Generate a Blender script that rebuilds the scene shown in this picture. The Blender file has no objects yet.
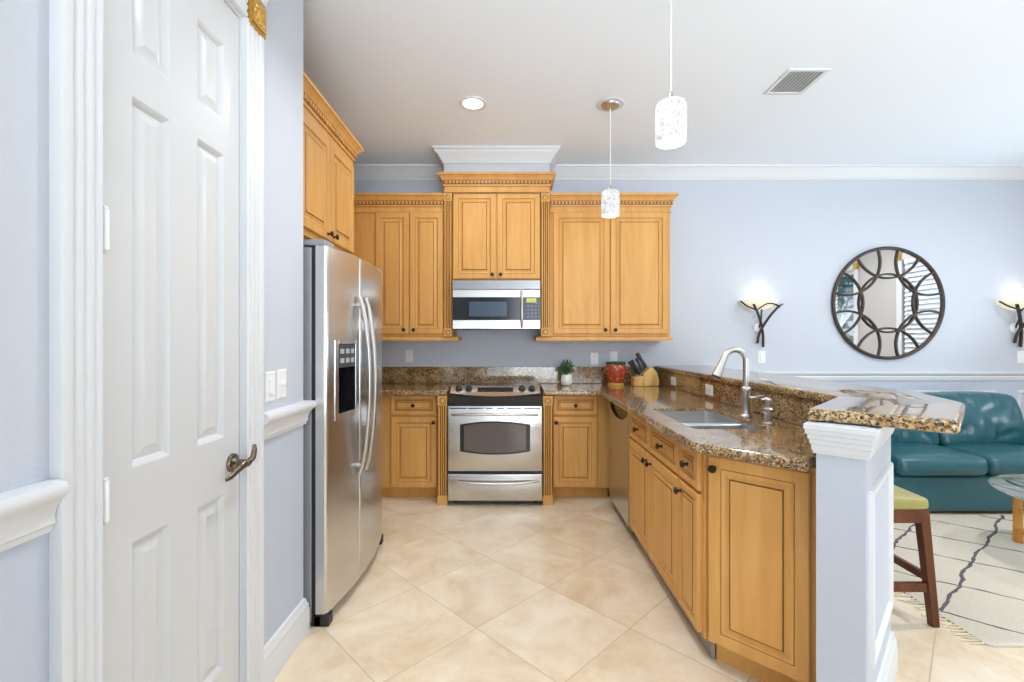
import bpy, bmesh, math, random
from mathutils import Vector, Matrix
from mathutils.geometry import tessellate_polygon
random.seed(7)
SC = bpy.context.scene
COL = SC.collection
R = math.radians
CAMZ = 1.30
WALL_Y = 4.27        # back wall plane
CEIL = 2.91

# ------------------------------------------------------------------ camera, world, lights, exposure
cam_d = bpy.data.cameras.new('camera')
cam_d.sensor_width = 36.0
cam_d.lens = 460.0 / 1024.0 * 36.0
cam_d.clip_start = 0.02
cam = bpy.data.objects.new('camera', cam_d)
cam.location = (0, 0, CAMZ)
cam.rotation_euler = (R(90), 0, 0)
COL.objects.link(cam)
SC.camera = cam
SC.view_settings.view_transform = 'Standard'
SC.view_settings.look = 'None'
SC.view_settings.gamma = 1.0
SC.view_settings.use_curve_mapping = False
SC.view_settings.exposure = 0.15

world = bpy.data.worlds.new('world')
SC.world = world
world.use_nodes = True
wn = world.node_tree
bg = wn.nodes['Background']
sky = wn.nodes.new('ShaderNodeTexSky')
sky.sky_type = 'HOSEK_WILKIE'
sky.sun_direction = (-0.4, -0.5, 0.75)
sky.turbidity = 3.0
wn.links.new(sky.outputs[0], bg.inputs[0])
bg.inputs[1].default_value = 3.2


def area_light(name, loc, rot, sx, sy, power, color=(1, 1, 1), shape='RECTANGLE', spread=180):
    d = bpy.data.lights.new(name, 'AREA')
    d.shape = shape
    d.size = sx
    d.size_y = sy
    d.energy = power
    d.color = color
    d.spread = R(spread)
    o = bpy.data.objects.new(name, d)
    o.location = loc
    o.rotation_euler = rot
    COL.objects.link(o)
    return o


def point_light(name, loc, power, color=(1, 1, 1), rad=0.04):
    d = bpy.data.lights.new(name, 'POINT')
    d.energy = power
    d.color = color
    d.shadow_soft_size = rad
    o = bpy.data.objects.new(name, d)
    o.location = loc
    COL.objects.link(o)
    return o


# added fill lamps inside the rear and side windows: one shines level into the room,
# the others are tilted up to brighten the ceiling
area_light('rear_fill', (2.0, -3.05, 1.5), (R(88), 0, R(0)), 4.0, 2.3, 30, (0.90, 0.95, 1.0), 'RECTANGLE', 90)
area_light('rear_ceiling_fill', (1.7, -2.98, 0.9), (R(124), 0, R(5)), 4.6, 1.2, 62, (0.80, 0.90, 1.0), 'RECTANGLE', 72)
area_light('side_ceiling_fill', (5.24, 0.7, 1.3), (0, R(128), 0), 1.4, 0.5, 20, (0.82, 0.91, 1.0), 'RECTANGLE', 130)
area_light('side_ceiling_fill', (5.24, 3.15, 1.3), (0, R(128), 0), 1.4, 0.5, 20, (0.82, 0.91, 1.0), 'RECTANGLE', 130)
# one recessed lamp in view; the rest are unseen fills added without fixtures
CANS_AND_FILLS = [(-0.264, 3.112), (-0.05, 1.75), (2.9, 2.3), (4.3, 2.3), (2.9, 0.4)]
for cx, cy in CANS_AND_FILLS:
    cpow = 19 if cx > 2 else (8 if cy > 3 else 11)
    area_light('can_and_fill_beam', (cx, cy, CEIL - 0.012), (0, 0, 0), 0.12, 0.12, cpow, (0.94, 0.97, 1.0), 'DISK', 165 if cy > 2 else 130)


# ------------------------------------------------------------------ materials
def S(r, g, b):
    def f(c):
        c /= 255.0
        return c / 12.92 if c <= 0.04045 else ((c + 0.055) / 1.055) ** 2.4
    return (f(r), f(g), f(b), 1.0)


def nmat(name):
    m = bpy.data.materials.new(name)
    m.use_nodes = True
    nt = m.node_tree
    return m, nt, nt.nodes['Principled BSDF']


def plain(name, col, rough=0.5, metal=0.0, emit=0.0, spec=0.5, coat=0.0, bump=0.0, bscale=200.0, var=0.0):
    m, nt, p = nmat(name)
    p.inputs['Base Color'].default_value = col
    p.inputs['Roughness'].default_value = rough
    p.inputs['Metallic'].default_value = metal
    p.inputs['Specular IOR Level'].default_value = spec
    p.inputs['Coat Weight'].default_value = coat
    if emit:
        p.inputs['Emission Color'].default_value = col
        p.inputs['Emission Strength'].default_value = emit
    if bump or var:
        tc = nt.nodes.new('ShaderNodeTexCoord')
        nz = nt.nodes.new('ShaderNodeTexNoise')
        nz.inputs['Scale'].default_value = bscale
        nz.inputs['Detail'].default_value = 3
        nt.links.new(tc.outputs['Object'], nz.inputs['Vector'])
        if bump:
            b = nt.nodes.new('ShaderNodeBump')
            b.inputs['Strength'].default_value = bump
            b.inputs['Distance'].default_value = 0.004
            nt.links.new(nz.outputs['Fac'], b.inputs['Height'])
            nt.links.new(b.outputs[0], p.inputs['Normal'])
        if var:
            mx = nt.nodes.new('ShaderNodeMix')
            mx.data_type = 'RGBA'
            mx.inputs['A'].default_value = tuple(c * (1 - var) for c in col[:3]) + (1,)
            mx.inputs['B'].default_value = tuple(min(1, c * (1 + var)) for c in col[:3]) + (1,)
            nt.links.new(nz.outputs['Fac'], mx.inputs['Factor'])
            nt.links.new(mx.outputs['Result'], p.inputs['Base Color'])
    return m


def ramp(nt, stops):
    r = nt.nodes.new('ShaderNodeValToRGB')
    e = r.color_ramp.elements
    while len(e) < len(stops):
        e.new(0.5)
    for i, (p, c) in enumerate(stops):
        e[i].position = p
        e[i].color = c
    return r


def mapped(nt, scale, rot=(0, 0, 0)):
    tc = nt.nodes.new('ShaderNodeTexCoord')
    mp = nt.nodes.new('ShaderNodeMapping')
    mp.inputs['Scale'].default_value = scale
    mp.inputs['Rotation'].default_value = rot
    nt.links.new(tc.outputs['Object'], mp.inputs['Vector'])
    return mp


def wood_mat(name, c1, c2, c3, rough=0.5, scale=(9, 9, 0.9), coat=0.05):
    m, nt, p = nmat(name)
    mp = mapped(nt, scale)
    n1 = nt.nodes.new('ShaderNodeTexNoise')
    n1.inputs['Scale'].default_value = 1.6
    n1.inputs['Detail'].default_value = 6
    n1.inputs['Roughness'].default_value = 0.6
    n1.inputs['Distortion'].default_value = 0.6
    nt.links.new(mp.outputs[0], n1.inputs['Vector'])
    r = ramp(nt, [(0.3, c1), (0.52, c2), (0.75, c3)])
    nt.links.new(n1.outputs['Fac'], r.inputs[0])
    nt.links.new(r.outputs[0], p.inputs['Base Color'])
    p.inputs['Roughness'].default_value = rough
    p.inputs['Coat Weight'].default_value = coat
    p.inputs['Coat Roughness'].default_value = 0.2
    p.inputs['Specular IOR Level'].default_value = 0.35
    return m


def granite_mat():
    m, nt, p = nmat('granite')
    mp = mapped(nt, (1, 1, 1))
    v = nt.nodes.new('ShaderNodeTexVoronoi')
    v.inputs['Scale'].default_value = 150
    v.inputs['Randomness'].default_value = 1.0
    n0 = nt.nodes.new('ShaderNodeTexNoise')
    n0.inputs['Scale'].default_value = 60
    n0.inputs['Detail'].default_value = 3
    nt.links.new(mp.outputs[0], n0.inputs['Vector'])
    va = nt.nodes.new('ShaderNodeVectorMath')
    va.operation = 'MULTIPLY_ADD'
    va.inputs[1].default_value = (0.018, 0.018, 0.018)
    nt.links.new(n0.outputs['Color'], va.inputs[0])
    nt.links.new(mp.outputs[0], va.inputs[2])
    nt.links.new(va.outputs[0], v.inputs['Vector'])
    sep = nt.nodes.new('ShaderNodeSeparateColor')
    nt.links.new(v.outputs['Color'], sep.inputs[0])
    r = ramp(nt, [(0.0, S(48, 38, 32)), (0.10, S(96, 72, 46)), (0.26, S(148, 112, 66)), (0.46, S(180, 142, 88)),
                  (0.66, S(206, 176, 126)), (0.84, S(158, 144, 126)), (0.96, S(98, 84, 72))])
    r.color_ramp.interpolation = 'CONSTANT'
    nt.links.new(sep.outputs[0], r.inputs[0])
    n2 = nt.nodes.new('ShaderNodeTexNoise')
    n2.inputs['Scale'].default_value = 9
    n2.inputs['Detail'].default_value = 4
    nt.links.new(mp.outputs[0], n2.inputs['Vector'])
    r2 = ramp(nt, [(0.35, S(190, 172, 146)), (0.6, (1, 1, 1, 1))])
    nt.links.new(n2.outputs['Fac'], r2.inputs[0])
    mx = nt.nodes.new('ShaderNodeMix')
    mx.data_type = 'RGBA'
    mx.blend_type = 'MULTIPLY'
    mx.inputs['Factor'].default_value = 0.8
    nt.links.new(r.outputs[0], mx.inputs['A'])
    nt.links.new(r2.outputs[0], mx.inputs['B'])
    nt.links.new(mx.outputs['Result'], p.inputs['Base Color'])
    p.inputs['Roughness'].default_value = 0.14
    p.inputs['Specular IOR Level'].default_value = 0.55
    p.inputs['Coat Weight'].default_value = 0.55
    p.inputs['Coat Roughness'].default_value = 0.02
    return m


def steel_mat(name, col, rough=0.3, aniso=0.6, bump=0.03, scale=(1.5, 1.5, 260)):
    m, nt, p = nmat(name)
    p.inputs['Base Color'].default_value = col
    p.inputs['Metallic'].default_value = 1.0
    p.inputs['Roughness'].default_value = rough
    p.inputs['Anisotropic'].default_value = aniso
    tg = nt.nodes.new('ShaderNodeTangent')
    tg.direction_type = 'RADIAL'
    tg.axis = 'Z'
    nt.links.new(tg.outputs[0], p.inputs['Tangent'])
    if bump:
        mp = mapped(nt, scale)
        nz = nt.nodes.new('ShaderNodeTexNoise')
        nz.inputs['Scale'].default_value = 3
        nt.links.new(mp.outputs[0], nz.inputs['Vector'])
        b = nt.nodes.new('ShaderNodeBump')
        b.inputs['Strength'].default_value = bump
        b.inputs['Distance'].default_value = 0.002
        nt.links.new(nz.outputs['Fac'], b.inputs['Height'])
        nt.links.new(b.outputs[0], p.inputs['Normal'])
    return m


def wall_mat(name, top, low, split):
    """wall paint, with a darker tone put under the chair rail for its dimmer light"""
    m, nt, p = nmat(name)
    tc = nt.nodes.new('ShaderNodeTexCoord')
    sp = nt.nodes.new('ShaderNodeSeparateXYZ')
    nt.links.new(tc.outputs['Object'], sp.inputs[0])
    gt = nt.nodes.new('ShaderNodeMath')
    gt.operation = 'GREATER_THAN'
    gt.inputs[1].default_value = split
    nt.links.new(sp.outputs['Z'], gt.inputs[0])
    mx = nt.nodes.new('ShaderNodeMix')
    mx.data_type = 'RGBA'
    mx.inputs['A'].default_value = low
    mx.inputs['B'].default_value = top
    nt.links.new(gt.outputs[0], mx.inputs['Factor'])
    nt.links.new(mx.outputs['Result'], p.inputs['Base Color'])
    p.inputs['Roughness'].default_value = 0.75
    nz = nt.nodes.new('ShaderNodeTexNoise')
    nz.inputs['Scale'].default_value = 70
    nz.inputs['Detail'].default_value = 4
    nt.links.new(tc.outputs['Object'], nz.inputs['Vector'])
    b = nt.nodes.new('ShaderNodeBump')
    b.inputs['Strength'].default_value = 0.22
    b.inputs['Distance'].default_value = 0.006
    nt.links.new(nz.outputs['Fac'], b.inputs['Height'])
    nt.links.new(b.outputs[0], p.inputs['Normal'])
    return m


def tile_mat():
    m, nt, p = nmat('floor_tile')
    N, L = nt.nodes, nt.links

    def math_(op, a, b=None):
        n = N.new('ShaderNodeMath')
        n.operation = op
        for i, v in enumerate((a, b)):
            if v is None:
                continue
            if isinstance(v, (int, float)):
                n.inputs[i].default_value = v
            else:
                L.new(v, n.inputs[i])
        return n.outputs[0]
    tc = N.new('ShaderNodeTexCoord')
    sp = N.new('ShaderNodeSeparateXYZ')
    L.new(tc.outputs['Object'], sp.inputs[0])
    x = math_('ADD', sp.outputs['X'], 0.160)
    y = math_('SUBTRACT', sp.outputs['Y'], 2.082)
    k = 0.70711 / 0.49
    u = math_('MULTIPLY', math_('ADD', x, y), k)
    v = math_('MULTIPLY', math_('SUBTRACT', x, y), k)
    u = math_('ADD', u, 50.0)
    v = math_('ADD', v, 50.0)
    fu, fv = math_('FRACT', u), math_('FRACT', v)
    iu, iv = math_('FLOOR', u), math_('FLOOR', v)
    du = math_('MINIMUM', fu, math_('SUBTRACT', 1.0, fu))
    dv = math_('MINIMUM', fv, math_('SUBTRACT', 1.0, fv))
    d = math_('MINIMUM', du, dv)
    grout = math_('LESS_THAN', d, 0.0048)
    cb = N.new('ShaderNodeCombineXYZ')
    L.new(iu, cb.inputs[0])
    L.new(iv, cb.inputs[1])
    wnz = N.new('ShaderNodeTexWhiteNoise')
    L.new(cb.outputs[0], wnz.inputs['Vector'])
    off = N.new('ShaderNodeVectorMath')
    off.operation = 'MULTIPLY_ADD'
    off.inputs[1].default_value = (9, 9, 9)
    L.new(wnz.outputs['Color'], off.inputs[0])
    L.new(tc.outputs['Object'], off.inputs[2])
    nz = N.new('ShaderNodeTexNoise')
    nz.inputs['Scale'].default_value = 3.4
    nz.inputs['Detail'].default_value = 10
    nz.inputs['Roughness'].default_value = 0.66
    nz.inputs['Distortion'].default_value = 0.35
    L.new(off.outputs[0], nz.inputs['Vector'])
    r = ramp(nt, [(0.3, S(214, 189, 154)), (0.5, S(231, 212, 183)), (0.68, S(240, 227, 205))])
    L.new(nz.outputs['Fac'], r.inputs[0])
    mx = N.new('ShaderNodeMix')
    mx.data_type = 'RGBA'
    mx.inputs['B'].default_value = S(196, 176, 146)
    L.new(grout, mx.inputs['Factor'])
    L.new(r.outputs[0], mx.inputs['A'])
    L.new(mx.outputs['Result'], p.inputs['Base Color'])
    rg = math_('MULTIPLY_ADD', grout, 0.4)
    rg.node.inputs[2].default_value = 0.24
    L.new(rg, p.inputs['Roughness'])
    b = N.new('ShaderNodeBump')
    b.inputs['Strength'].default_value = 0.5
    b.inputs['Distance'].default_value = 0.002
    L.new(math_('SUBTRACT', 1.0, grout), b.inputs['Height'])
    L.new(b.outputs[0], p.inputs['Normal'])
    return m


def glass_mat(name, col=(1, 1, 1, 1), rough=0.0):
    m, nt, p = nmat(name)
    p.inputs['Base Color'].default_value = col
    p.inputs['Roughness'].default_value = rough
    p.inputs['Transmission Weight'].default_value = 1.0
    p.inputs['IOR'].default_value = 1.45
    return m


def marble_lamp_mat():
    m, nt, p = nmat('lit_marbled_glass')
    mp = mapped(nt, (1, 1, 1))
    nz = nt.nodes.new('ShaderNodeTexNoise')
    nz.inputs['Scale'].default_value = 22
    nz.inputs['Detail'].default_value = 5
    nz.inputs['Distortion'].default_value = 2.5
    nt.links.new(mp.outputs[0], nz.inputs['Vector'])
    r = ramp(nt, [(0.36, S(150, 148, 148)), (0.47, S(205, 205, 206)), (0.6, S(225, 225, 225))])
    nt.links.new(nz.outputs['Fac'], r.inputs[0])
    nt.links.new(r.outputs[0], p.inputs['Emission Color'])
    p.inputs['Base Color'].default_value = S(150, 150, 150)
    p.inputs['Emission Strength'].default_value = 0.72
    p.inputs['Roughness'].default_value = 0.2
    return m


def spot_mat(name, base, spots, scale, thr, rough=0.25):
    m, nt, p = nmat(name)
    mp = mapped(nt, (1, 1, 1))
    v = nt.nodes.new('ShaderNodeTexVoronoi')
    v.inputs['Scale'].default_value = scale
    nt.links.new(mp.outputs[0], v.inputs['Vector'])
    r = ramp(nt, [(0.0, spots), (thr, spots), (thr + 0.05, base)])
    nt.links.new(v.outputs['Distance'], r.inputs[0])
    nt.links.new(r.outputs[0], p.inputs['Base Color'])
    p.inputs['Roughness'].default_value = rough
    return m


WOOD = wood_mat('honey_maple', S(206, 150, 80), S(216, 161, 89), S(224, 173, 103))
GLAZE = plain('brown_glaze', S(128, 82, 34), 0.4)
WALNUT = wood_mat('walnut', S(74, 38, 22), S(100, 54, 32), S(122, 70, 42), 0.35)
BLOCKW = wood_mat('light_block_wood', S(200, 152, 84), S(222, 178, 108), S(232, 194, 128), 0.45)
BAMBOO = wood_mat('bamboo', S(160, 98, 34), S(196, 130, 54), S(216, 152, 74), 0.35)
GRANITE = granite_mat()
STEEL = steel_mat('brushed_steel', (0.64, 0.63, 0.62, 1), 0.25, 0.75)
STEELD = steel_mat('dark_brushed_steel', (0.34, 0.34, 0.35, 1), 0.3)
CHROME = steel_mat('satin_nickel', (0.56, 0.54, 0.51, 1), 0.33, 0.0, 0)
SINKST = steel_mat('sink_steel', (0.74, 0.75, 0.76, 1), 0.3, 0.0, 0.02)
TOE = plain('toe_kick_paint', S(158, 148, 134), 0.6)
BLACK = plain('black_gloss', (0.012, 0.012, 0.014, 1), 0.12)
BLACKM = plain('black_plastic', (0.018, 0.018, 0.02, 1), 0.4)
BRONZE = plain('dark_bronze', S(62, 48, 38), 0.32, 0.8)
PEWTER = plain('aged_pewter', S(128, 116, 100), 0.28, 1.0)
IRON = plain('dark_iron', S(74, 66, 60), 0.45, 0.5, bump=0.2, bscale=120)
WHITE = plain('white_paint', S(221, 222, 224), 0.45)
DOORW = plain('door_paint', S(210, 211, 212), 0.3)
WHITEP = plain('white_plastic', S(240, 240, 240), 0.3)
CEILM = plain('ceiling_paint', S(240, 246, 253), 0.9, bump=0.15, bscale=60)
WALLM = wall_mat('wall_paint', S(199, 204, 213), S(192, 199, 212), 0.97)  # lower colour slightly darkened, standing in for shade below the rail
TILE = tile_mat()
TEAL = plain('teal_leather', S(37, 88, 97), 0.3, bump=0.25, bscale=90, var=0.22, coat=0.2)
CREAM = plain('rug_wool', S(208, 198, 180), 0.95, bump=1.0, bscale=110, var=0.12)
YARN = plain('dark_yarn', S(96, 92, 94), 0.95, bump=1.0, bscale=300)
FRINGE = plain('fringe_wool', S(222, 208, 180), 0.95)
GREENSEAT = plain('olive_leather', S(160, 152, 88), 0.42, var=0.12, bscale=30)
GOLD = plain('gold_leaf', S(206, 164, 80), 0.35, 0.8, bump=1.0, bscale=90)
MIRROR = plain('mirror_glass', (0.92, 0.92, 0.92, 1), 0.0, 1.0)
GLASS = glass_mat('clear_glass')
TABGLASS = glass_mat('table_glass', (0.78, 0.9, 0.9, 1))
OVENGLASS = plain('oven_glass', S(92, 80, 76), 0.08, coat=0.5)
MWGLASS = plain('microwave_screen', S(70, 84, 100), 0.15)
LAMP = marble_lamp_mat()
BULB = plain('lit_bulb', (1, 0.97, 0.92, 1), 0.4, emit=4.0)
SBULB = plain('sconce_bulb', (1, 0.97, 0.9, 1), 0.4, emit=1.8)
SCONCEG = plain('lit_cream_glass', S(255, 246, 214), 0.4, emit=0.35)
LEAF = plain('leaf', S(66, 98, 50), 0.5, var=0.35, bscale=40)
CERAMIC = plain('white_ceramic', S(232, 230, 226), 0.2)
POTRED = spot_mat('painted_terracotta', S(166, 66, 42), S(210, 140, 84), 34, 0.26)
POTGREEN = plain('green_glaze', S(50, 86, 70), 0.25)
POTYEL = plain('yellow_glaze', S(206, 162, 76), 0.3)
STICKER = plain('yellow_sticker', S(206, 204, 104), 0.5)
KEYPAD = plain('keypad_film', S(52, 66, 92), 0.3)
GREY = plain('grey_plastic', S(110, 112, 114), 0.4)
LIGHTGREY = plain('light_grey_print', S(170, 176, 180), 0.4)
CASE = plain('fridge_case', S(150, 152, 155), 0.4)
DISPLAY = plain('dark_display', S(30, 30, 30), 0.15)
SHUTTER = plain('white_blind', S(236, 238, 240), 0.5)
BARK = plain('bark', S(86, 66, 48), 0.9, bump=0.6, bscale=40)
FOLI = plain('foliage', S(128, 176, 150), 0.6, var=0.4, bscale=14)
LAWN = plain('lawn', S(96, 128, 74), 0.9, var=0.2, bscale=8)


# ------------------------------------------------------------------ mesh builder
class MB:
    def __init__(self):
        self.v, self.f, self.m = [], [], []

    def add(self, vs, fs, mi=0):
        b = len(self.v)
        self.v += [Vector(p) for p in vs]
        for k, f in enumerate(fs):
            self.f.append(tuple(i + b for i in f))
            self.m.append(mi if isinstance(mi, int) else mi[k])
        return self

    def box(self, x0, x1, y0, y1, z0, z1, mi=0):
        x0, x1 = min(x0, x1), max(x0, x1)
        y0, y1 = min(y0, y1), max(y0, y1)
        z0, z1 = min(z0, z1), max(z0, z1)
        vs = [(x0, y0, z0), (x1, y0, z0), (x1, y1, z0), (x0, y1, z0), (x0, y0, z1), (x1, y0, z1), (x1, y1, z1), (x0, y1, z1)]
        return self.add(vs, [(3, 2, 1, 0), (4, 5, 6, 7), (0, 1, 5, 4), (1, 2, 6, 5), (2, 3, 7, 6), (3, 0, 4, 7)], mi)

    def obox(self, o, u, n, a0, a1, c0, c1, z0, z1, mi=0):
        """box in a frame: o + u*a + n*c, height z"""
        o, u, n = Vector(o), Vector(u), Vector(n)
        vs = []
        for z in (z0, z1):
            for a, c in ((a0, c0), (a1, c0), (a1, c1), (a0, c1)):
                p = o + u * a + n * c
                vs.append((p.x, p.y, o.z + z))
        return self.add(vs, [(3, 2, 1, 0), (4, 5, 6, 7), (0, 1, 5, 4), (1, 2, 6, 5), (2, 3, 7, 6), (3, 0, 4, 7)], mi)

    def tube(self, pts, rad, n=12, mi=0, cap=True, flat=(1, 1)):
        pts = [Vector(p) for p in pts]
        rads = rad if isinstance(rad, (list, tuple)) else [rad] * len(pts)
        t0 = (pts[1] - pts[0]).normalized()
        ref = Vector((0, 0, 1)) if abs(t0.z) < 0.9 else Vector((1, 0, 0))
        a = t0.cross(ref).normalized()
        vs, fs = [], []
        for i, p in enumerate(pts):
            if i == 0:
                t = t0
            elif i == len(pts) - 1:
                t = (pts[i] - pts[i - 1]).normalized()
            else:
                t = ((pts[i] - pts[i - 1]).normalized() + (pts[i + 1] - pts[i]).normalized()).normalized()
            a = (a - t * a.dot(t)).normalized()
            b = t.cross(a)
            for k in range(n):
                th = 2 * math.pi * k / n
                vs.append(p + a * (math.cos(th) * rads[i] * flat[0]) + b * (math.sin(th) * rads[i] * flat[1]))
        for i in range(len(pts) - 1):
            for k in range(n):
                k2 = (k + 1) % n
                fs.append((i * n + k, i * n + k2, (i + 1) * n + k2, (i + 1) * n + k))
        if cap:
            fs.append(tuple(range(n - 1, -1, -1)))
            fs.append(tuple((len(pts) - 1) * n + k for k in range(n)))
        return self.add(vs, fs, mi)

    def lathe(self, c, prof, n=32, mi=0, axis='z', cap=True):
        """prof: (r, h[, mi]) from bottom to top"""
        c = Vector(c)
        vs, fs, ms = [], [], []
        for q in prof:
            for k in range(n):
                th = 2 * math.pi * k / n
                x, y, h = q[0] * math.cos(th), q[0] * math.sin(th), q[1]
                if axis == 'z':
                    d = (x, y, h)
                elif axis == 'y':
                    d = (x, h, -y)
                elif axis == '-y':
                    d = (x, -h, y)
                elif axis == 'x':
                    d = (h, x, y)
                else:
                    d = (-h, -x, y)
                vs.append(c + Vector(d))
        for i in range(len(prof) - 1):
            mm = prof[i][2] if len(prof[i]) > 2 else mi
            for k in range(n):
                k2 = (k + 1) % n
                fs.append((i * n + k, i * n + k2, (i + 1) * n + k2, (i + 1) * n + k))
                ms.append(mm)
        if cap:
            fs.append(tuple(range(n - 1, -1, -1)))
            ms.append(prof[0][2] if len(prof[0]) > 2 else mi)
            fs.append(tuple((len(prof) - 1) * n + k for k in range(n)))
            ms.append(prof[-2][2] if len(prof[-2]) > 2 else mi)
        return self.add(vs, fs, ms)

    def sweep(self, path, prof, mi=0, z0=0.0, closed=False):
        """profile (out, z[, mi]) along a plan path; out = right-hand side of travel"""
        path = [Vector((p[0], p[1])) for p in path]
        n = len(path)
        vs, fs, ms = [], [], []
        for i, p in enumerate(path):
            ds = []
            if i > 0 or closed:
                ds.append((p - path[i - 1]).normalized())
            if i < n - 1 or closed:
                ds.append((path[(i + 1) % n] - p).normalized())
            ns = [Vector((d.y, -d.x)) for d in ds]
            if len(ns) == 2:
                m = (ns[0] + ns[1]).normalized()
                m = m / max(0.3, m.dot(ns[0]))
            else:
                m = ns[0]
            for q in prof:
                w = p + m * q[0]
                vs.append((w.x, w.y, z0 + q[1]))
        k = len(prof)
        for i in range(n if closed else n - 1):
            i2 = (i + 1) % n
            for j in range(k - 1):
                fs.append((i * k + j, i2 * k + j, i2 * k + j + 1, i * k + j + 1))
                ms.append(prof[j][2] if len(prof[j]) > 2 else mi)
        if not closed:
            fs.append(tuple(range(k - 1, -1, -1)))
            fs.append(tuple((n - 1) * k + j for j in range(k)))
            ms += [mi, mi]
        return self.add(vs, fs, ms)

    def prism(self, outline, rings, hole=None, mi=0):
        """outline CCW plan polygon; rings: (inset, z) from bottom to top; optional hole (plan polygon)"""
        P = [Vector((p[0], p[1])) for p in outline]
        n = len(P)
        offs = []
        for i in range(n):
            d1 = (P[i] - P[i - 1]).normalized()
            d2 = (P[(i + 1) % n] - P[i]).normalized()
            n1, n2 = Vector((-d1.y, d1.x)), Vector((-d2.y, d2.x))
            m = (n1 + n2)
            m = m.normalized() if m.length > 1e-6 else n1
            offs.append(m / max(0.35, m.dot(n1)))
        vs, fs = [], []
        for ins, z in rings:
            for p, o in zip(P, offs):
                q = p + o * ins
                vs.append((q.x, q.y, z))
        for r in range(len(rings) - 1):
            for i in range(n):
                j = (i + 1) % n
                fs.append((r * n + i, r * n + j, (r + 1) * n + j, (r + 1) * n + i))
        top = [Vector(vs[(len(rings) - 1) * n + i]) for i in range(n)]
        bot = [Vector(vs[i]) for i in range(n)]
        for ring, base, flip in ((top, (len(rings) - 1) * n, False), (bot, 0, True)):
            z = ring[0].z
            loops = [ring]
            idx = [base + i for i in range(n)]
            if hole:
                hz = [Vector((h[0], h[1], z)) for h in hole]
                loops.append(hz)
                hb = len(vs)
                vs += [tuple(h) for h in hz]
                idx += [hb + i for i in range(len(hole))]
            for t in tessellate_polygon(loops):
                a, b, c = (Vector(vs[idx[i]]) for i in t)
                nz = (b - a).cross(c - a).z
                tri = tuple(idx[i] for i in t)
                if (nz < 0) != flip:
                    tri = tri[::-1]
                fs.append(tri)
            if hole and not flip:
                htop = hb
        if hole:
            h = len(hole)
            hbot = hb
            for i in range(h):
                j = (i + 1) % h
                fs.append((htop + i, htop + j, hbot + j, hbot + i))
        return self.add(vs, fs, mi)

    def panel(self, o, u, n, w, h, t, rings, zb=0.0):
        """panel front: o = lower left back corner; rings (inset, depth below front, material)"""
        o, u, n = Vector(o), Vector(u), Vector(n)
        vs, fs, ms = [], [], []

        def ring(ins, c):
            for a, b in ((ins, ins), (w - ins, ins), (w - ins, h - ins), (ins, h - ins)):
                p = o + u * a + n * c
                vs.append((p.x, p.y, o.z + b))
        ring(0, 0)
        for q in rings:
            ring(q[0], t - q[1])
        fs.append((3, 2, 1, 0))
        ms.append(0)
        for r in range(len(rings)):
            for i in range(4):
                j = (i + 1) % 4
                fs.append((r * 4 + i, r * 4 + j, r * 4 + 4 + j, r * 4 + 4 + i))
                ms.append(0 if r == 0 else rings[r - 1][2])
        k = len(rings) * 4
        fs.append((k, k + 1, k + 2, k + 3))
        ms.append(rings[-1][2])
        return self.add(vs, fs, ms)

    def rbox(self, c, s, r, n=6, top=0.0, front=0.0, warp=None, mi=0):
        """rounded cushion: centre, half sizes, corner radius, puff of the top and of the -y face"""
        cx, cy, cz = c

        def axis(h):
            rr = min(r, h * 0.98)
            e = [0, .12, .3, .55, 1.0]
            a = [-h + rr * q for q in e]
            mid = [(-h + rr) + (2 * h - 2 * rr) * (k / n) for k in range(1, n)]
            return a + mid + [-q for q in a[::-1]]
        A = [axis(h) for h in s]
        idx = {}
        vs, fs = [], []

        def vert(p):
            key = tuple(round(q, 6) for q in p)
            if key in idx:
                return idx[key]
            q = [max(-(s[i] - min(r, s[i] * .98)), min(s[i] - min(r, s[i] * .98), p[i])) for i in range(3)]
            d = Vector([p[i] - q[i] for i in range(3)])
            if d.length > 1e-9:
                w = Vector(q) + d.normalized() * r
                w = Vector([max(-s[i], min(s[i], w[i])) for i in range(3)])
            else:
                w = Vector(p)
            fx, fy, fz = w.x / s[0], w.y / s[1], w.z / s[2]
            w.z += top * (1 - fx * fx) * (1 - fy * fy) * (1 if w.z > 0 else -0.3)
            if w.y < 0:
                w.y -= front * (1 - fx * fx) * (1 - fz * fz)
            if warp:
                w = warp(w)
            idx[key] = len(vs)
            vs.append((w.x + cx, w.y + cy, w.z + cz))
            return idx[key]
        for ax in range(3):
            b, c2 = (ax + 1) % 3, (ax + 2) % 3
            for sg in (-1, 1):
                for i in range(len(A[b]) - 1):
                    for j in range(len(A[c2]) - 1):
                        q = []
                        for (ii, jj) in ((i, j), (i + 1, j), (i + 1, j + 1), (i, j + 1)):
                            p = [0, 0, 0]
                            p[ax] = sg * s[ax]
                            p[b] = A[b][ii]
                            p[c2] = A[c2][jj]
                            q.append(vert(p))
                        fs.append(tuple(q if sg > 0 else q[::-1]))
        return self.add(vs, fs, mi)

    def build(self, name, mats, parent=None, smooth=True, bev=0.0, ang=38):
        mats = mats if isinstance(mats, (list, tuple)) else [mats]
        me = bpy.data.meshes.new(name)
        inv = ROOTM[parent.name].inverted() if parent is not None and parent.name in ROOTM else Matrix.Identity(4)
        me.from_pydata([inv @ p for p in self.v], [], self.f)
        for m in mats:
            me.materials.append(m)
        me.polygons.foreach_set('material_index', self.m)
        me.update()
        if smooth:
            me.polygons.foreach_set('use_smooth', [True] * len(me.polygons))
            me.set_sharp_from_angle(angle=R(ang))
        o = bpy.data.objects.new(name, me)
        COL.objects.link(o)
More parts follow.
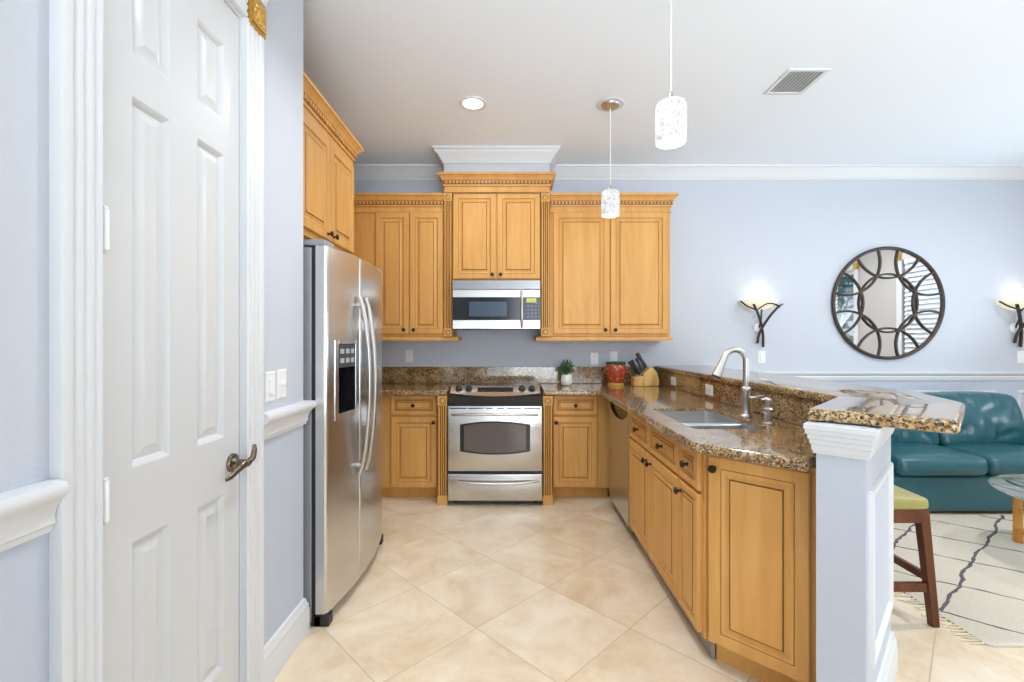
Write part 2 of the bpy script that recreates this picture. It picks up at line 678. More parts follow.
        if parent is not None:
            o.parent = parent
            ROOTM[o.name] = ROOTM.get(parent.name, Matrix.Identity(4))
        else:
            ROOTM[o.name] = Matrix.Identity(4)
        if bev:
            b = o.modifiers.new('edge', 'BEVEL')
            b.width = bev
            b.segments = 2
            b.limit_method = 'ANGLE'
            b.angle_limit = R(40)
        return o


ROOTM = {}


def tag(o, label=None, cat=None, group=None, kind=None):
    if label:
        o['label'] = label
    if cat:
        o['category'] = cat
    if group:
        o['group'] = group
    if kind:
        o['kind'] = kind
    return o


def thing(name, loc, label, cat, group=None, kind=None, rz=0.0):
    o = bpy.data.objects.new(name, None)
    o.empty_display_size = 0.05
    COL.objects.link(o)
    o.location = loc
    o.rotation_euler = (0, 0, rz)
    ROOTM[o.name] = Matrix.Translation(Vector(loc)) @ Matrix.Rotation(rz, 4, 'Z')
    return tag(o, label, cat, group, kind)


def copy_tree(o, parent=None):
    c = o.copy()
    COL.objects.link(c)
    if parent is not None:
        c.parent = parent
    for ch in [q for q in bpy.data.objects if q.parent == o]:
        copy_tree(ch, c)
    return c


def arc(cx, cy, r, a0, a1, n):
    return [(cx + r * math.cos(R(a0 + (a1 - a0) * i / n)), cy + r * math.sin(R(a0 + (a1 - a0) * i / n))) for i in range(n + 1)]


def fillet(pts, rad, n=6):
    """round the corners of a closed plan polygon; rad: one radius per corner"""
    out = []
    N = len(pts)
    for i in range(N):
        p, a, b = Vector(pts[i]), Vector(pts[i - 1]), Vector(pts[(i + 1) % N])
        r = rad[i]
        if r <= 0:
            out.append(tuple(p))
            continue
        d1, d2 = (a - p).normalized(), (b - p).normalized()
        half = d1.angle(d2) / 2
        t = r / math.tan(half)
        p1, p2 = p + d1 * t, p + d2 * t
        c = p + (d1 + d2).normalized() * (r / math.sin(half))
        v1, v2 = p1 - c, p2 - c
        tot = v1.angle_signed(v2)
        for k in range(n + 1):
            th = -tot * k / n
            q = Vector((v1.x * math.cos(th) - v1.y * math.sin(th), v1.x * math.sin(th) + v1.y * math.cos(th)))
            out.append(tuple(c + q))
    return out


# ------------------------------------------------------------------ the setting
XL = -0.93           # near left wall
XK = -1.70           # kitchen left wall
XR = 5.30            # right wall
YB = -3.2
mb = MB().box(-2.0, XR + 0.15, YB - 0.15, WALL_Y + 0.15, -0.1, 0)
tag(mb.build('floor', TILE, smooth=False), 'beige travertine floor tiles laid on the diagonal', 'floor', kind='structure')
mb = MB().box(-2.0, XR + 0.15, YB - 0.15, WALL_Y + 0.15, CEIL, CEIL + 0.1)
tag(mb.build('ceiling', CEILM, smooth=False), 'flat off-white ceiling', 'ceiling', kind='structure')
mb = MB().box(-2.0, XR + 0.15, WALL_Y, WALL_Y + 0.15, 0, CEIL)
tag(mb.build('wall_back', WALLM, smooth=False), 'pale blue back wall behind the cabinets and the round mirror', 'wall', kind='structure')
# near left wall with the opening of the pantry door
DY0, DY1, DZ = 1.030, 1.575, 2.405
mb = MB()
mb.box(XL - 0.12, XL, YB, DY0 - 0.012, 0, CEIL)
mb.box(XL - 0.12, XL, DY1 + 0.012, 2.05, 0, CEIL)
mb.box(XL - 0.12, XL, DY0 - 0.012, DY1 + 0.012, DZ + 0.012, CEIL)
mb.box(XK - 0.12, XL - 0.12, 1.93, 2.05, 0, CEIL)
mb.box(XK - 0.12, XK - 0.0, 0.6, 1.93, 0, CEIL)
mb.box(XK, XL - 0.12, 0.6, 0.7, 0, CEIL)
tag(mb.build('wall_left', WALLM, smooth=False), 'textured pale blue wall holding the tall white door', 'wall', kind='structure')
mb = MB().box(XK - 0.12, XK, 2.05, WALL_Y, 0, CEIL)
tag(mb.build('wall_alcove', WALLM, smooth=False), 'pale blue side wall behind the refrigerator', 'wall', kind='structure')
# right wall with two windows, rear wall with a wide glazed opening
W1 = (0.45, 1.40, 0.55, 2.40)
W2 = (2.28, 3.45, 0.55, 2.40)
mb = MB()
mb.box(XR, XR + 0.15, YB, W1[0], 0, CEIL)
mb.box(XR, XR + 0.15, W1[1], W2[0], 0, CEIL)
mb.box(XR, XR + 0.15, W2[1], WALL_Y, 0, CEIL)
for w in (W1, W2):
    mb.box(XR, XR + 0.15, w[0], w[1], 0, w[2])
    mb.box(XR, XR + 0.15, w[0], w[1], w[3], CEIL)
tag(mb.build('wall_right', plain('greige_paint', S(192, 188, 184), 0.7), smooth=False), 'greige side wall with two windows seen in the mirror', 'wall', kind='structure')
mb = MB()
mb.box(XK - 0.12, -0.9, YB - 0.15, YB, 0, CEIL)
mb.box(4.1, XR + 0.15, YB - 0.15, YB, 0, CEIL)
mb.box(-0.9, 4.1, YB - 0.15, YB, 2.7, CEIL)
mb.box(-0.9, 4.1, YB - 0.15, YB, 0, 0.2)
tag(mb.build('wall_rear', WALLM, smooth=False), 'pale blue wall behind the viewer with a wide window', 'wall', kind='structure')


def window(name, y0, y1, z0, z1, label, blind_from, blind_to):
    t = thing(name, (XR, (y0 + y1) / 2, z0), label, 'window', kind='structure')
    f = MB()
    f.box(XR + 0.03, XR + 0.11, y0, y0 + 0.05, z0, z1)
    f.box(XR + 0.03, XR + 0.11, y1 - 0.05, y1, z0, z1)
    f.box(XR + 0.03, XR + 0.11, y0 + 0.05, y1 - 0.05, z0, z0 + 0.05)
    f.box(XR + 0.03, XR + 0.11, y0 + 0.05, y1 - 0.05, z1 - 0.05, z1)
    f.box(XR + 0.04, XR + 0.10, y0 + 0.05, y1 - 0.05, (z0 + z1) / 2 - 0.02, (z0 + z1) / 2 + 0.02)
    f.build('sash_frame', WHITE, t)
    g = MB().box(XR + 0.066, XR + 0.072, y0 + 0.05, y1 - 0.05, z0 + 0.05, z1 - 0.05)
    g.build('pane', GLASS, t, smooth=False)
    c = MB()
    for a, b in ((y0 - 0.09, y0), (y1, y1 + 0.09)):
        c.box(XR - 0.02, XR, a, b, z0 - 0.02, z1)
    c.box(XR - 0.02, XR, y0, y1, z1, z1 + 0.09)
    c.box(XR - 0.05, XR, y0 - 0.11, y1 + 0.11, z0 - 0.05, z0 - 0.02)
    c.build('casing', WHITE, t, bev=0.004)
    for a in (y0 - 0.09, y1):
        g = MB().box(XR - 0.032, XR, a - 0.004, a + 0.094, z1, z1 + 0.1)
        g.box(XR - 0.038, XR, a + 0.015, a + 0.075, z1 + 0.02, z1 + 0.08)
        tag(g.build('corner_rosette', GOLD, t, bev=0.004), 'gold corner rosette')
    b = MB()
    if blind_to > blind_from:
        nz = int((z1 - z0) / 0.062)
        for i in range(nz):
            z = z0 + 0.05 + i * 0.062
            b.add([(XR - 0.012, blind_from, z), (XR - 0.012, blind_to, z), (XR + 0.018, blind_to, z + 0.050), (XR + 0.018, blind_from, z + 0.050),
                   (XR - 0.012, blind_from, z + 0.004), (XR - 0.012, blind_to, z + 0.004), (XR + 0.018, blind_to, z + 0.054), (XR + 0.018, blind_from, z + 0.054)],
                  [(3, 2, 1, 0), (4, 5, 6, 7), (0, 1, 5, 4), (1, 2, 6, 5), (2, 3, 7, 6), (3, 0, 4, 7)])
        b.box(XR - 0.015, XR + 0.027, blind_from, blind_to, z1 - 0.05, z1 - 0.002)
        b.build('blind', SHUTTER, t, smooth=False)
    return t


window('window_1', *W1, 'tall white window showing trees, reflected in the left of the mirror', 0.5, 1.02)
window('window_2', *W2, 'white window with horizontal blinds, reflected in the right of the mirror', 2.31, 3.42)
t = thing('window_3', (1.6, YB, 0.2), 'wide white window behind the viewer', 'window', kind='structure')
f = MB()
for a in (-0.9, 0.32, 1.57, 2.82, 4.04):
    f.box(a, a + 0.06, YB - 0.12, YB - 0.04, 0.2, 2.7)
f.box(-0.9, 4.1, YB - 0.12, YB - 0.04, 0.2, 0.26)
f.box(-0.9, 4.1, YB - 0.12, YB - 0.04, 2.64, 2.7)
f.build('sash_frame', WHITE, t)
MB().box(-0.88, 4.08, YB - 0.085, YB - 0.078, 0.22, 2.68).build('pane', GLASS, t, smooth=False)

# outside: ground and two bushy trees past the side window
mb = MB().box(XR + 0.15, 16, -10, 12, -0.25, -0.15)
tag(mb.build('ground', LAWN, smooth=False), 'green lawn outside the side windows', 'lawn', kind='structure')
for i, (tx, ty) in enumerate(((7.5, -1.6), (7.7, -3.5))):
    t = thing('garden_tree', (tx, ty, -0.15), ('bushy green tree outside the side window, nearer the house', 'bushy green tree outside, farther along the garden')[i], 'tree', 'trees outside the window')
    MB().tube([(tx, ty, -0.15), (tx + 0.05, ty, 0.6), (tx, ty + 0.05, 1.3)], [0.09, 0.07, 0.05], 10).build('trunk', BARK, t)
    lf = MB()
    for k in range(900):
        th, ph = random.uniform(0, 6.283), math.acos(random.uniform(-1, 1))
        rr = random.uniform(0.6, 1.0)
        p = Vector((tx + 0.85 * rr * math.sin(ph) * math.cos(th), ty + 0.85 * rr * math.sin(ph) * math.sin(th), 1.6 + 1.3 * rr * math.cos(ph)))
        a = Vector((random.gauss(0, 1), random.gauss(0, 1), random.gauss(0, 1))).normalized() * 0.12
        b = a.cross(Vector((random.gauss(0, 1), random.gauss(0, 1), random.gauss(0, 1)))).normalized() * 0.07
        lf.add([p - a, p + b, p + a, p - b], [(0, 1, 2, 3)])
    lf.build('foliage', FOLI, t, smooth=False)

# ceiling crown, chair rails, baseboards
CROWN = [(0.86 * a_, 0.92 * b_) for a_, b_ in [(0, 0), (0.012, 0), (0.014, 0.018), (0.022, 0.024), (0.03, 0.04), (0.055, 0.07), (0.078, 0.088), (0.082, 0.1), (0.094, 0.104), (0.096, 0.125), (0, 0.125)]]
mb = MB().sweep([(XK, 2.05), (XK, WALL_Y), (-0.575, WALL_Y), (-0.575, 3.872), (0.318, 3.872), (0.318, WALL_Y), (XR, WALL_Y), (XR, YB)], CROWN, 0, CEIL - 0.115)
tag(mb.build('trim_1', WHITE), 'white crown molding round the ceiling of kitchen and living area', 'crown molding', kind='structure')
mb = MB().box(-0.574, 0.317, 3.873, WALL_Y - 0.001, 2.7205, CEIL - 0.001)
tag(mb.build('trim_2', WALLM, smooth=False), 'boxed-in vent chase above the middle cabinet', 'soffit', kind='structure')
RAIL = [(0.8 * a_, b_) for a_, b_ in [(0, 0), (0.012, 0), (0.014, 0.012), (0.02, 0.016), (0.018, 0.03), (0.024, 0.05), (0.036, 0.064), (0.046, 0.07), (0.052, 0.08), (0.052, 0.092), (0.046, 0.1), (0.03, 0.103), (0, 0.103)]]
mb = MB().sweep([(XL, YB), (XL, 0.922)], RAIL, 0, 0.920)
tag(mb.build('trim_3', WHITE), 'white chair rail ending left of the tall door', 'chair rail', kind='structure')
mb = MB().sweep([(XL, 1.682), (XL, 2.05), (XL - 0.02, 2.05)], RAIL, 0, 0.93)
tag(mb.build('trim_4', WHITE), 'short white chair rail between the door and the refrigerator', 'chair rail', kind='structure')
RAIL2 = [(0, 0), (0.01, 0), (0.012, 0.02), (0.016, 0.03), (0.012, 0.04), (0.03, 0.058), (0.034, 0.066), (0.034, 0.078), (0, 0.08)]
mb = MB().sweep([(1.50, WALL_Y), (XR, WALL_Y)], RAIL2, 0, 0.935)
tag(mb.build('trim_5', WHITE), 'white chair rail along the back wall under the mirror', 'chair rail', kind='structure')
BASE = [(0, 0), (0.02, 0), (0.02, 0.1), (0.016, 0.112), (0.018, 0.12), (0.012, 0.132), (0.008, 0.15), (0, 0.155)]
mb = MB().sweep([(XL, 1.682), (XL, 2.05), (XL - 0.02, 2.05)], BASE)
tag(mb.build('baseboard_left', WHITE), 'white baseboard between the door and the refrigerator', 'baseboard', kind='structure')
mb = MB().sweep([(XL, YB), (XL, 0.922)], BASE)
tag(mb.build('baseboard_door', WHITE), 'white baseboard left of the tall door', 'baseboard', kind='structure')
mb = MB().sweep([(1.50, WALL_Y), (XR, WALL_Y)], BASE)
tag(mb.build('baseboard_back', WHITE), 'white baseboard along the back wall behind the sofa', 'baseboard', kind='structure')
# applied picture-frame moldings under the back chair rail
FR = [(0, 0), (0.006, 0.012), (0.016, 0.014), (0.026, 0.008), (0.03, 0)]


def wall_frame(name, x0, x1, z0, z1, label):
    """rectangular applied molding on the back wall"""
    mb = MB()
    rings = []
    for ins, d in FR:
        rings.append([(x0 + ins, WALL_Y - d, z0 + ins), (x1 - ins, WALL_Y - d, z0 + ins), (x1 - ins, WALL_Y - d, z1 - ins), (x0 + ins, WALL_Y - d, z1 - ins)])
    vs = [p for r in rings for p in r]
    fs = []
    for r in range(len(rings) - 1):
        for i in range(4):
            j = (i + 1) % 4
            fs.append((r * 4 + i, r * 4 + j, r * 4 + 4 + j, r * 4 + 4 + i))
    mb.add(vs, fs)
    tag(mb.build(name, WHITE), label, 'panel molding', kind='structure')


wall_frame('trim_6', 1.75, 4.49, 0.25, 0.84, 'white panel molding on the wall behind the sofa')
wall_frame('trim_7', 4.69, 5.25, 0.25, 0.84, 'white panel molding at the right edge beyond the sofa')

# ------------------------------------------------------------------ pantry door
t = thing('door_1', (XL, (DY0 + DY1) / 2, 0), 'tall white six-panel door with a dark lever handle', 'door', kind='structure')
w, h = DY1 - DY0 - 0.008, DZ - 0.014
# leaf: grid of rails and stiles with six raised panels (faces +X; u runs +Y)
o0 = Vector((XL - 0.05, DY0 + 0.004, 0.010))
fx = XL - 0.003
col = [0.0, 0.095, 0.221, 0.330, 0.457, w]
# panel columns are (0.108..0.258) and (0.349..0.485)
pz = [(0.231, 0.795), (0.978, 1.893), (2.0, 2.25)]
zs = [0.0]
for a, b in pz:
    zs += [a, b]
zs.append(h)
mb = MB()


def leaf_pt(a, z, d=0.0):
    return (fx - d, o0.y + a, o0.z + z)


for i in range(5):
    for j in range(len(zs) - 1):
        a0, a1, z0, z1 = col[i], col[i + 1], zs[j], zs[j + 1]
        if i in (1, 3) and j in (1, 3, 5):
            rr = [(0, 0), (0.006, 0.003), (0.012, 0.009), (0.016, 0.012), (0.02, 0.012), (0.042, 0.004), (0.044, 0.003)]
            vs = []
            for ins, d in rr:
                vs += [leaf_pt(a0 + ins, z0 + ins, d), leaf_pt(a1 - ins, z0 + ins, d), leaf_pt(a1 - ins, z1 - ins, d), leaf_pt(a0 + ins, z1 - ins, d)]
            fs = []
            for r in range(len(rr) - 1):
                for q in range(4):
                    q2 = (q + 1) % 4
                    fs.append((r * 4 + q, r * 4 + q2, r * 4 + 4 + q2, r * 4 + 4 + q))
            k = (len(rr) - 1) * 4
            fs.append((k, k + 1, k + 2, k + 3))
            mb.add(vs, fs)
        else:
            mb.add([leaf_pt(a0, z0), leaf_pt(a1, z0), leaf_pt(a1, z1), leaf_pt(a0, z1)], [(0, 1, 2, 3)])
y0, y1, z0, z1, xb = o0.y, o0.y + w, o0.z, o0.z + h, XL - 0.05
mb.add([(fx, y0, z0), (fx, y1, z0), (fx, y1, z1), (fx, y0, z1), (xb, y0, z0), (xb, y1, z0), (xb, y1, z1), (xb, y0, z1)],
       [(4, 7, 6, 5), (0, 4, 5, 1), (1, 5, 6, 2), (2, 6, 7, 3), (3, 7, 4, 0)])
mb.build('door_leaf', DOORW, t, ang=20)
mb = MB()
mb.box(XL - 0.12, XL + 0.0, DY0 - 0.012, DY0, 0, DZ)
mb.box(XL - 0.12, XL + 0.0, DY1, DY1 + 0.012, 0, DZ)
mb.box(XL - 0.12, XL + 0.0, DY0 - 0.012, DY1 + 0.012, DZ, DZ + 0.012)
mb.box(XL - 0.065, XL - 0.051, DY0, DY1, 0, DZ)
mb.build('jamb', WHITE, t, smooth=False)
# fluted casing: profile in plan (across, out)
cas = [(0, 0), (0, 0.019), (0.004, 0.023), (0.014, 0.023), (0.018, 0.018), (0.024, 0.018), (0.028, 0.023), (0.038, 0.023), (0.042, 0.018), (0.048, 0.018),
       (0.052, 0.023), (0.062, 0.023), (0.066, 0.018), (0.072, 0.018), (0.076, 0.024), (0.090, 0.026), (0.098, 0.025), (0.10, 0.022), (0.10, 0)]
mb = MB()
for ya, dr in ((DY0 - 0.006, -1), (DY1 + 0.006, 1)):
    pl = [(XL + q[1], ya + dr * q[0]) for q in cas]
    if dr > 0:
        pl = pl[::-1]
    mb.prism(pl[::-1] if False else pl, [(0, 0.0), (0, DZ + 0.008)])
pz_ = [(q[0], q[1]) for q in cas]
vs = []
for yy in (DY0 - 0.006, DY1 + 0.006):
    vs += [(XL + q[1], yy, DZ + 0.008 + q[0]) for q in cas]
n = len(cas)
fs = [(i, i + 1, n + i + 1, n + i) for i in range(n - 1)]
mb.add(vs, fs)
mb.sweep([(XL, DY0 - 0.11), (XL, DY1 + 0.11)], [(0, 0), (0.03, 0), (0.034, 0.02), (0.05, 0.04), (0.055, 0.06), (0, 0.06)], 0, DZ + 0.115)
mb.build('casing', WHITE, t)
for ya in (DY0 - 0.108, DY1 + 0.010):
    g = MB().box(XL, XL + 0.030, ya, ya + 0.098, DZ - 0.003, DZ + 0.105)
    g.box(XL + 0.03, XL + 0.036, ya + 0.008, ya + 0.09, DZ + 0.006, DZ + 0.096)
    for k in range(16):
        th = k * 2 * math.pi / 16
        rr = 0.012 if k % 2 else 0.028
        g.lathe((XL + 0.034, ya + 0.049 + rr * math.cos(th), DZ + 0.051 + rr * math.sin(th)), [(0.009, 0), (0.008, 0.004), (0.004, 0.006)], 8, 0, 'x')
    tag(g.build('corner_rosette', GOLD, t), 'ornate gold corner rosette of the casing')
for hz in (0.25, 0.94, 1.551, 2.25):
    hg = MB().lathe((XL + 0.014, DY0 + 0.006, hz - 0.045), [(0.008, 0), (0.008, 0.09)], 12)
    hg.lathe((XL + 0.014, DY0 + 0.006, hz - 0.053), [(0.003, 0), (0.006, 0.004), (0.004, 0.008)], 10)
    hg.lathe((XL + 0.014, DY0 + 0.006, hz + 0.045), [(0.004, 0), (0.006, 0.004), (0.003, 0.008)], 10)
    hg.box(XL - 0.004, XL + 0.008, DY0 + 0.004, DY0 + 0.02, hz - 0.05, hz + 0.05)
    hg.build('hinge', WHITEP, t)
ly, lz = 1.532, 0.895
lv = MB().lathe((fx, ly, lz), [(0.031, 0), (0.031, 0.004), (0.028, 0.010), (0.02, 0.013), (0.016, 0.016), (0.012, 0.02), (0.012, 0.05), (0.014, 0.055), (0.008, 0.062)], 28, 0, 'x')
hd = lv.build('handle', PEWTER, t)
tag(hd, 'dark pewter lever handle')
x = fx + 0.052
lv = MB().tube([(x, ly + 0.006, lz), (x, ly - 0.02, lz - 0.002), (x - 0.002, ly - 0.055, lz - 0.012), (x - 0.004, ly - 0.085, lz - 0.024), (x - 0.006, ly - 0.105, lz - 0.026)],
               [0.011, 0.012, 0.011, 0.009, 0.006], 12, flat=(0.7, 1.0))
lv.tube([(x, ly + 0.004, lz), (x + 0.006, ly + 0.022, lz + 0.012), (x + 0.008, ly + 0.028, lz + 0.038), (x + 0.008, ly + 0.027, lz + 0.055)], [0.011, 0.010, 0.008, 0.005], 12)
lv.build('lever', PEWTER, hd)


# ------------------------------------------------------------------ wall plates
def plate(name, o, u, n, w, h, kind, label, cat, group=None):
    """o centre on the wall, u right, n outward"""
    o, u, n = Vector(o), Vector(u), Vector(n)
    t = thing(name, tuple(o), label, cat, group)
    b = o - u * (w / 2) - Vector((0, 0, h / 2))
    MB().panel(b, u, n, w, h, 0.006, [(0, 0.003, 0), (0.004, 0, 0)]).build('plate', WHITEP, t, ang=20)
    q = MB()
    if kind == 'switch':
        k = max(1, int(w / 0.06))
        for i in range(k):
            c = (i - (k - 1) / 2) * 0.046
            q.obox(o, u, n, c - 0.015, c + 0.015, 0.005, 0.011, -0.032, 0.032)
        q.build('rocker', WHITEP, t, bev=0.002)
    elif kind == 'toggle':
        q.obox(o, u, n, -0.012, 0.012, 0.005, 0.0075, -0.034, 0.034)
        q.obox(o, u, n, -0.005, 0.005, 0.007, 0.02, -0.004, 0.014)
        q.build('toggle', WHITEP, t, bev=0.001)
    else:
        hor = w > h
        d = u if hor else Vector((0, 0, 1))
        for s in (-1, 1):
            c = o + d * (0.021 * s)
            q.obox(c, u, n, -0.014, 0.014, 0.005, 0.0085, -0.014, 0.014)
            for e in (-1, 1):
                q.obox(c, u, n, e * 0.006 - 0.001, e * 0.006 + 0.001, 0.0085, 0.0088, -0.004, 0.006, 1)
        q.build('socket', [WHITEP, BLACKM], t)
    return t


EX, EY = Vector((1, 0, 0)), Vector((0, 1, 0))
plate('light_switch', (XL, 1.765, 1.125), EY, EX, 0.07, 0.115, 'switch', 'white light switch partly behind the door casing', 'light switch', 'switches beside the door')
plate('light_switch', (XL, 1.853, 1.128), EY, EX, 0.07, 0.115, 'toggle', 'white switch plate above the chair rail, next to the refrigerator', 'light switch', 'switches beside the door')
plate('wall_outlet', (-0.955, WALL_Y, 1.16), EX, -EY, 0.07, 0.115, 'outlet', 'white outlet on the wall left of the stove', 'outlet')
plate('wall_outlet', (0.765, WALL_Y, 1.135), EX, -EY, 0.07, 0.115, 'outlet', 'white outlet on the wall between the plant and the red jar', 'outlet')
plate('light_switch', (0.945, WALL_Y, 1.145), EX, -EY, 0.07, 0.115, 'switch', 'white switch plate on the wall above the red jar', 'light switch')
plate('light_switch', (2.315, WALL_Y, 1.15), EX, -EY, 0.07, 0.115, 'switch', 'white switch plate below the sconce near the faucet', 'light switch', 'switches under the sconces')
plate('light_switch', (4.725, WALL_Y, 1.15), EX, -EY, 0.07, 0.115, 'switch', 'white switch plate below the sconce at the right edge', 'light switch', 'switches under the sconces')
plate('wall_outlet', (1.348, 3.835, 0.965), -EY, -EX, 0.115, 0.072, 'outlet', 'white outlet on the granite splash nearest the knife block', 'outlet', 'outlets on the bar splash')
plate('wall_outlet', (1.348, 3.14, 0.965), -EY, -EX, 0.115, 0.072, 'outlet', 'white outlet on the granite splash behind the sink', 'outlet', 'outlets on the bar splash')

# ------------------------------------------------------------------ cabinets
DR = [(0, 0.004, 0), (0.004, 0, 0), (0.044, 0, 0), (0.046, 0.005, 1), (0.049, 0.005, 0), (0.058, 0.009, 0), (0.064, 0.009, 0),
      (0.078, 0.003, 0), (0.079, 0.005, 1), (0.084, 0.001, 0)]
DS = [(0, 0.004, 0), (0.004, 0, 0), (0.030, 0, 0), (0.032, 0.005, 1), (0.036, 0.005, 0), (0.040, 0.008, 1), (0.044, 0.008, 0), (0.052, 0.003, 0), (0.054, 0.004, 1), (0.057, 0.001, 0)]
DF = [(0, 0.004, 0), (0.004, 0, 0), (0.024, 0, 0), (0.026, 0.005, 1), (0.03, 0.005, 0), (0.040, 0.005, 0), (0.042, 0.004, 1), (0.045, 0.002, 0)]


def knob(o, n, parent):
    n = Vector(n)
    o = Vector(o)
    mb = MB()
    # lathe along n: build along +x then rotate
    prof = [(0.009, 0), (0.007, 0.004), (0.005, 0.012), (0.008, 0.016), (0.014, 0.019), (0.016, 0.024), (0.014, 0.029), (0.007, 0.032)]
    mb.lathe((0, 0, 0), prof, 18, 0, 'x')
    ang = math.atan2(n.y, n.x)
    rot = Matrix.Rotation(ang, 4, 'Z')
    mb.v = [rot @ p + o for p in mb.v]
    return mb.build('knob', BRONZE, parent)


def door(parent, o, u, n, a0, a1, z0, z1, kn=None, name='door', t=0.02, prof=None):
    """door or drawer front on a face: o face origin (on floor), u right, n out; kn = (a, z) of its knob"""
    o, u, n = Vector(o), Vector(u), Vector(n)
    w, h = a1 - a0, z1 - z0
    if prof is None:
        prof = DR if min(w, h) > 0.24 else (DS if min(w, h) > 0.135 else DF)
    b = o + u * a0
    d = MB().panel((b.x, b.y, z0), u, n, w, h, t, prof).build(name, [WOOD, GLAZE], parent, ang=20)
    if kn:
        q = o + u * kn[0] + n * t
        knob((q.x, q.y, kn[1]), n, d)
    return d


CABCROWN = [(0, 0), (0.010, 0, 1), (0.011, 0.003), (0.012, 0.014), (0.016, 0.018, 1), (0.017, 0.021, 1), (0.017, 0.047), (0.024, 0.05, 1), (0.025, 0.053), (0.028, 0.062), (0.044, 0.080), (0.052, 0.086, 1), (0.054, 0.089), (0.056, 0.108), (0, 0.108)]
FRIEZE = [(0, 0), (0.007, 0, 1), (0.008, 0.003), (0.008, 0.010), (0.003, 0.014), (0.003, 0.05), (0, 0.05)]


def crown(parent, path, z):
    mb = MB().sweep(path, CABCROWN, 0, z)
    # dentils
    for i in range(len(path) - 1):
        a, b = Vector(path[i]), Vector(path[i + 1])
        L = (b - a).length
        d = (b - a).normalized()
        n = Vector((d.y, -d.x))
        if L < 0.15:
            continue
        k = int(L / 0.030)
        for j in range(k):
            s = (j + 0.25) * L / k
            mb.obox((a.x, a.y, z), (d.x, d.y, 0), (n.x, n.y, 0), s, s + 0.017, 0.012, 0.027, 0.024, 0.045)
    mb.build('crown_molding', [WOOD, GLAZE], parent, ang=25)
    MB().sweep(path, FRIEZE, 0, z - 0.05).build('frieze', [WOOD, GLAZE], parent, ang=25)


def pilaster(parent, x0, x1, yf, yb, z0, z1, foot=0.0, lowrose=True):
    """fluted pilaster facing -y with rosette blocks"""
    w = x1 - x0
    pl = []
    prof = [(0, 0)]
    k = 3
    m = w * 0.16
    g = (w - 2 * m) / k
    for i in range(k):
        a = m + i * g
        for s, dd in ((0.12, 0), (0.28, 0.006), (0.5, 0.009), (0.72, 0.006), (0.88, 0)):
            prof.append((a + g * s, dd))
    prof.append((w, 0))
    zt = z1 - w
    zb = z0 + (w if lowrose else foot)
    mb = MB()
    pts = [(x0 + a, yf + d) for a, d in prof]
    vs, fs, ms = [], [], []
    for z in (zb, zt):
        vs += [(p[0], p[1], z) for p in pts]
    n = len(pts)
    for i in range(n - 1):
        fs.append((i, i + 1, n + i + 1, n + i))
        ms.append(1 if prof[i][1] > 0.005 and prof[i + 1][1] > 0.005 else 0)
    mb.add(vs, fs, ms)
    mb.box(x0, x1, yf + 0.012, yb, z0, z1)
    mb.box(x0, x0 + 0.004, yf, yf + 0.012, zb, zt)
    mb.box(x1 - 0.004, x1, yf, yf + 0.012, zb, zt)
    o = mb.build('pilaster', [WOOD, GLAZE], parent, ang=50)
    blocks = [zt] + ([z0] if lowrose else [])
    for zc in blocks:
        r = MB().box(x0 - 0.001, x1 + 0.001, yf - 0.006, yf + 0.012, zc, zc + w)
        c = ((x0 + x1) / 2, yf - 0.006, zc + w / 2)
        q = w * 0.38
        r.lathe(c, [(q, 0, 1), (q * 0.95, 0.004), (q * 0.8, 0.005, 1), (q * 0.62, 0.001), (q * 0.45, 0.003), (q * 0.2, 0.006)], 20, 0, '-y')
        r.build('rosette_block', [WOOD, GLAZE], o)
    if foot and not lowrose:
        MB().box(x0 - 0.003, x1 + 0.003, yf - 0.006, yf + 0.012, z0, z0 + foot).build('plinth_block', WOOD, o)
    return o


UY = 3.965     # carcass front of the wall cabinets (doors sit proud of it)
# --- wall cabinet left of the stove, with its wing along the side wall
t = thing('wall_cabinet', (-0.97, WALL_Y, 1.34), 'maple wall cabinet with two doors between refrigerator and microwave', 'cabinet', 'maple wall cabinets')
mb = MB().box(XK + 0.002, -0.582, UY, WALL_Y - 0.001, 1.34, 2.45)
mb.box(XK + 0.002, -1.38, 3.05, UY, 1.34, 2.45)
mb.build('carcass', WOOD, t, bev=0.002)
door(t, (0, UY, 0), EX, -EY, -1.172, -0.886, 1.362, 2.402, (-0.925, 1.395))
door(t, (0, UY, 0), EX, -EY, -0.878, -0.592, 1.362, 2.402, (-0.840, 1.395))
crown(t, [(-1.38, 3.05), (-1.38, UY), (-0.585, UY)], 2.452)
LR = [(0, 0), (0.016, 0), (0.018, 0.012), (0.014, 0.03), (0.010, 0.034), (0, 0.036)]
MB().sweep([(-1.38, UY), (-0.478, UY), (-0.478, WALL_Y - 0.005)], [(-0.02, 0)] + LR[1:-1] + [(-0.02, 0.036)], 0, 1.303).build('light_rail', WOOD, t)
# --- wall cabinet right of the microwave
t = thing('wall_cabinet', (0.85, WALL_Y, 1.34), 'wide maple wall cabinet with two doors right of the microwave', 'cabinet', 'maple wall cabinets')
MB().box(0.325, 1.362, UY, WALL_Y - 0.001, 1.34, 2.45).build('carcass', WOOD, t, bev=0.002)
door(t, (0, UY, 0), EX, -EY, 0.356, 0.836, 1.362, 2.402, (0.798, 1.395))
door(t, (0, UY, 0), EX, -EY, 0.846, 1.338, 1.362, 2.402, (0.884, 1.395))
crown(t, [(0.330, UY), (1.362, UY), (1.362, WALL_Y - 0.002)], 2.452)
MB().sweep([(0.222, WALL_Y - 0.005), (0.222, UY), (1.362, UY), (1.362, WALL_Y - 0.005)], [(-0.02, 0)] + LR[1:-1] + [(-0.02, 0.036)], 0, 1.303).build('light_rail', WOOD, t)
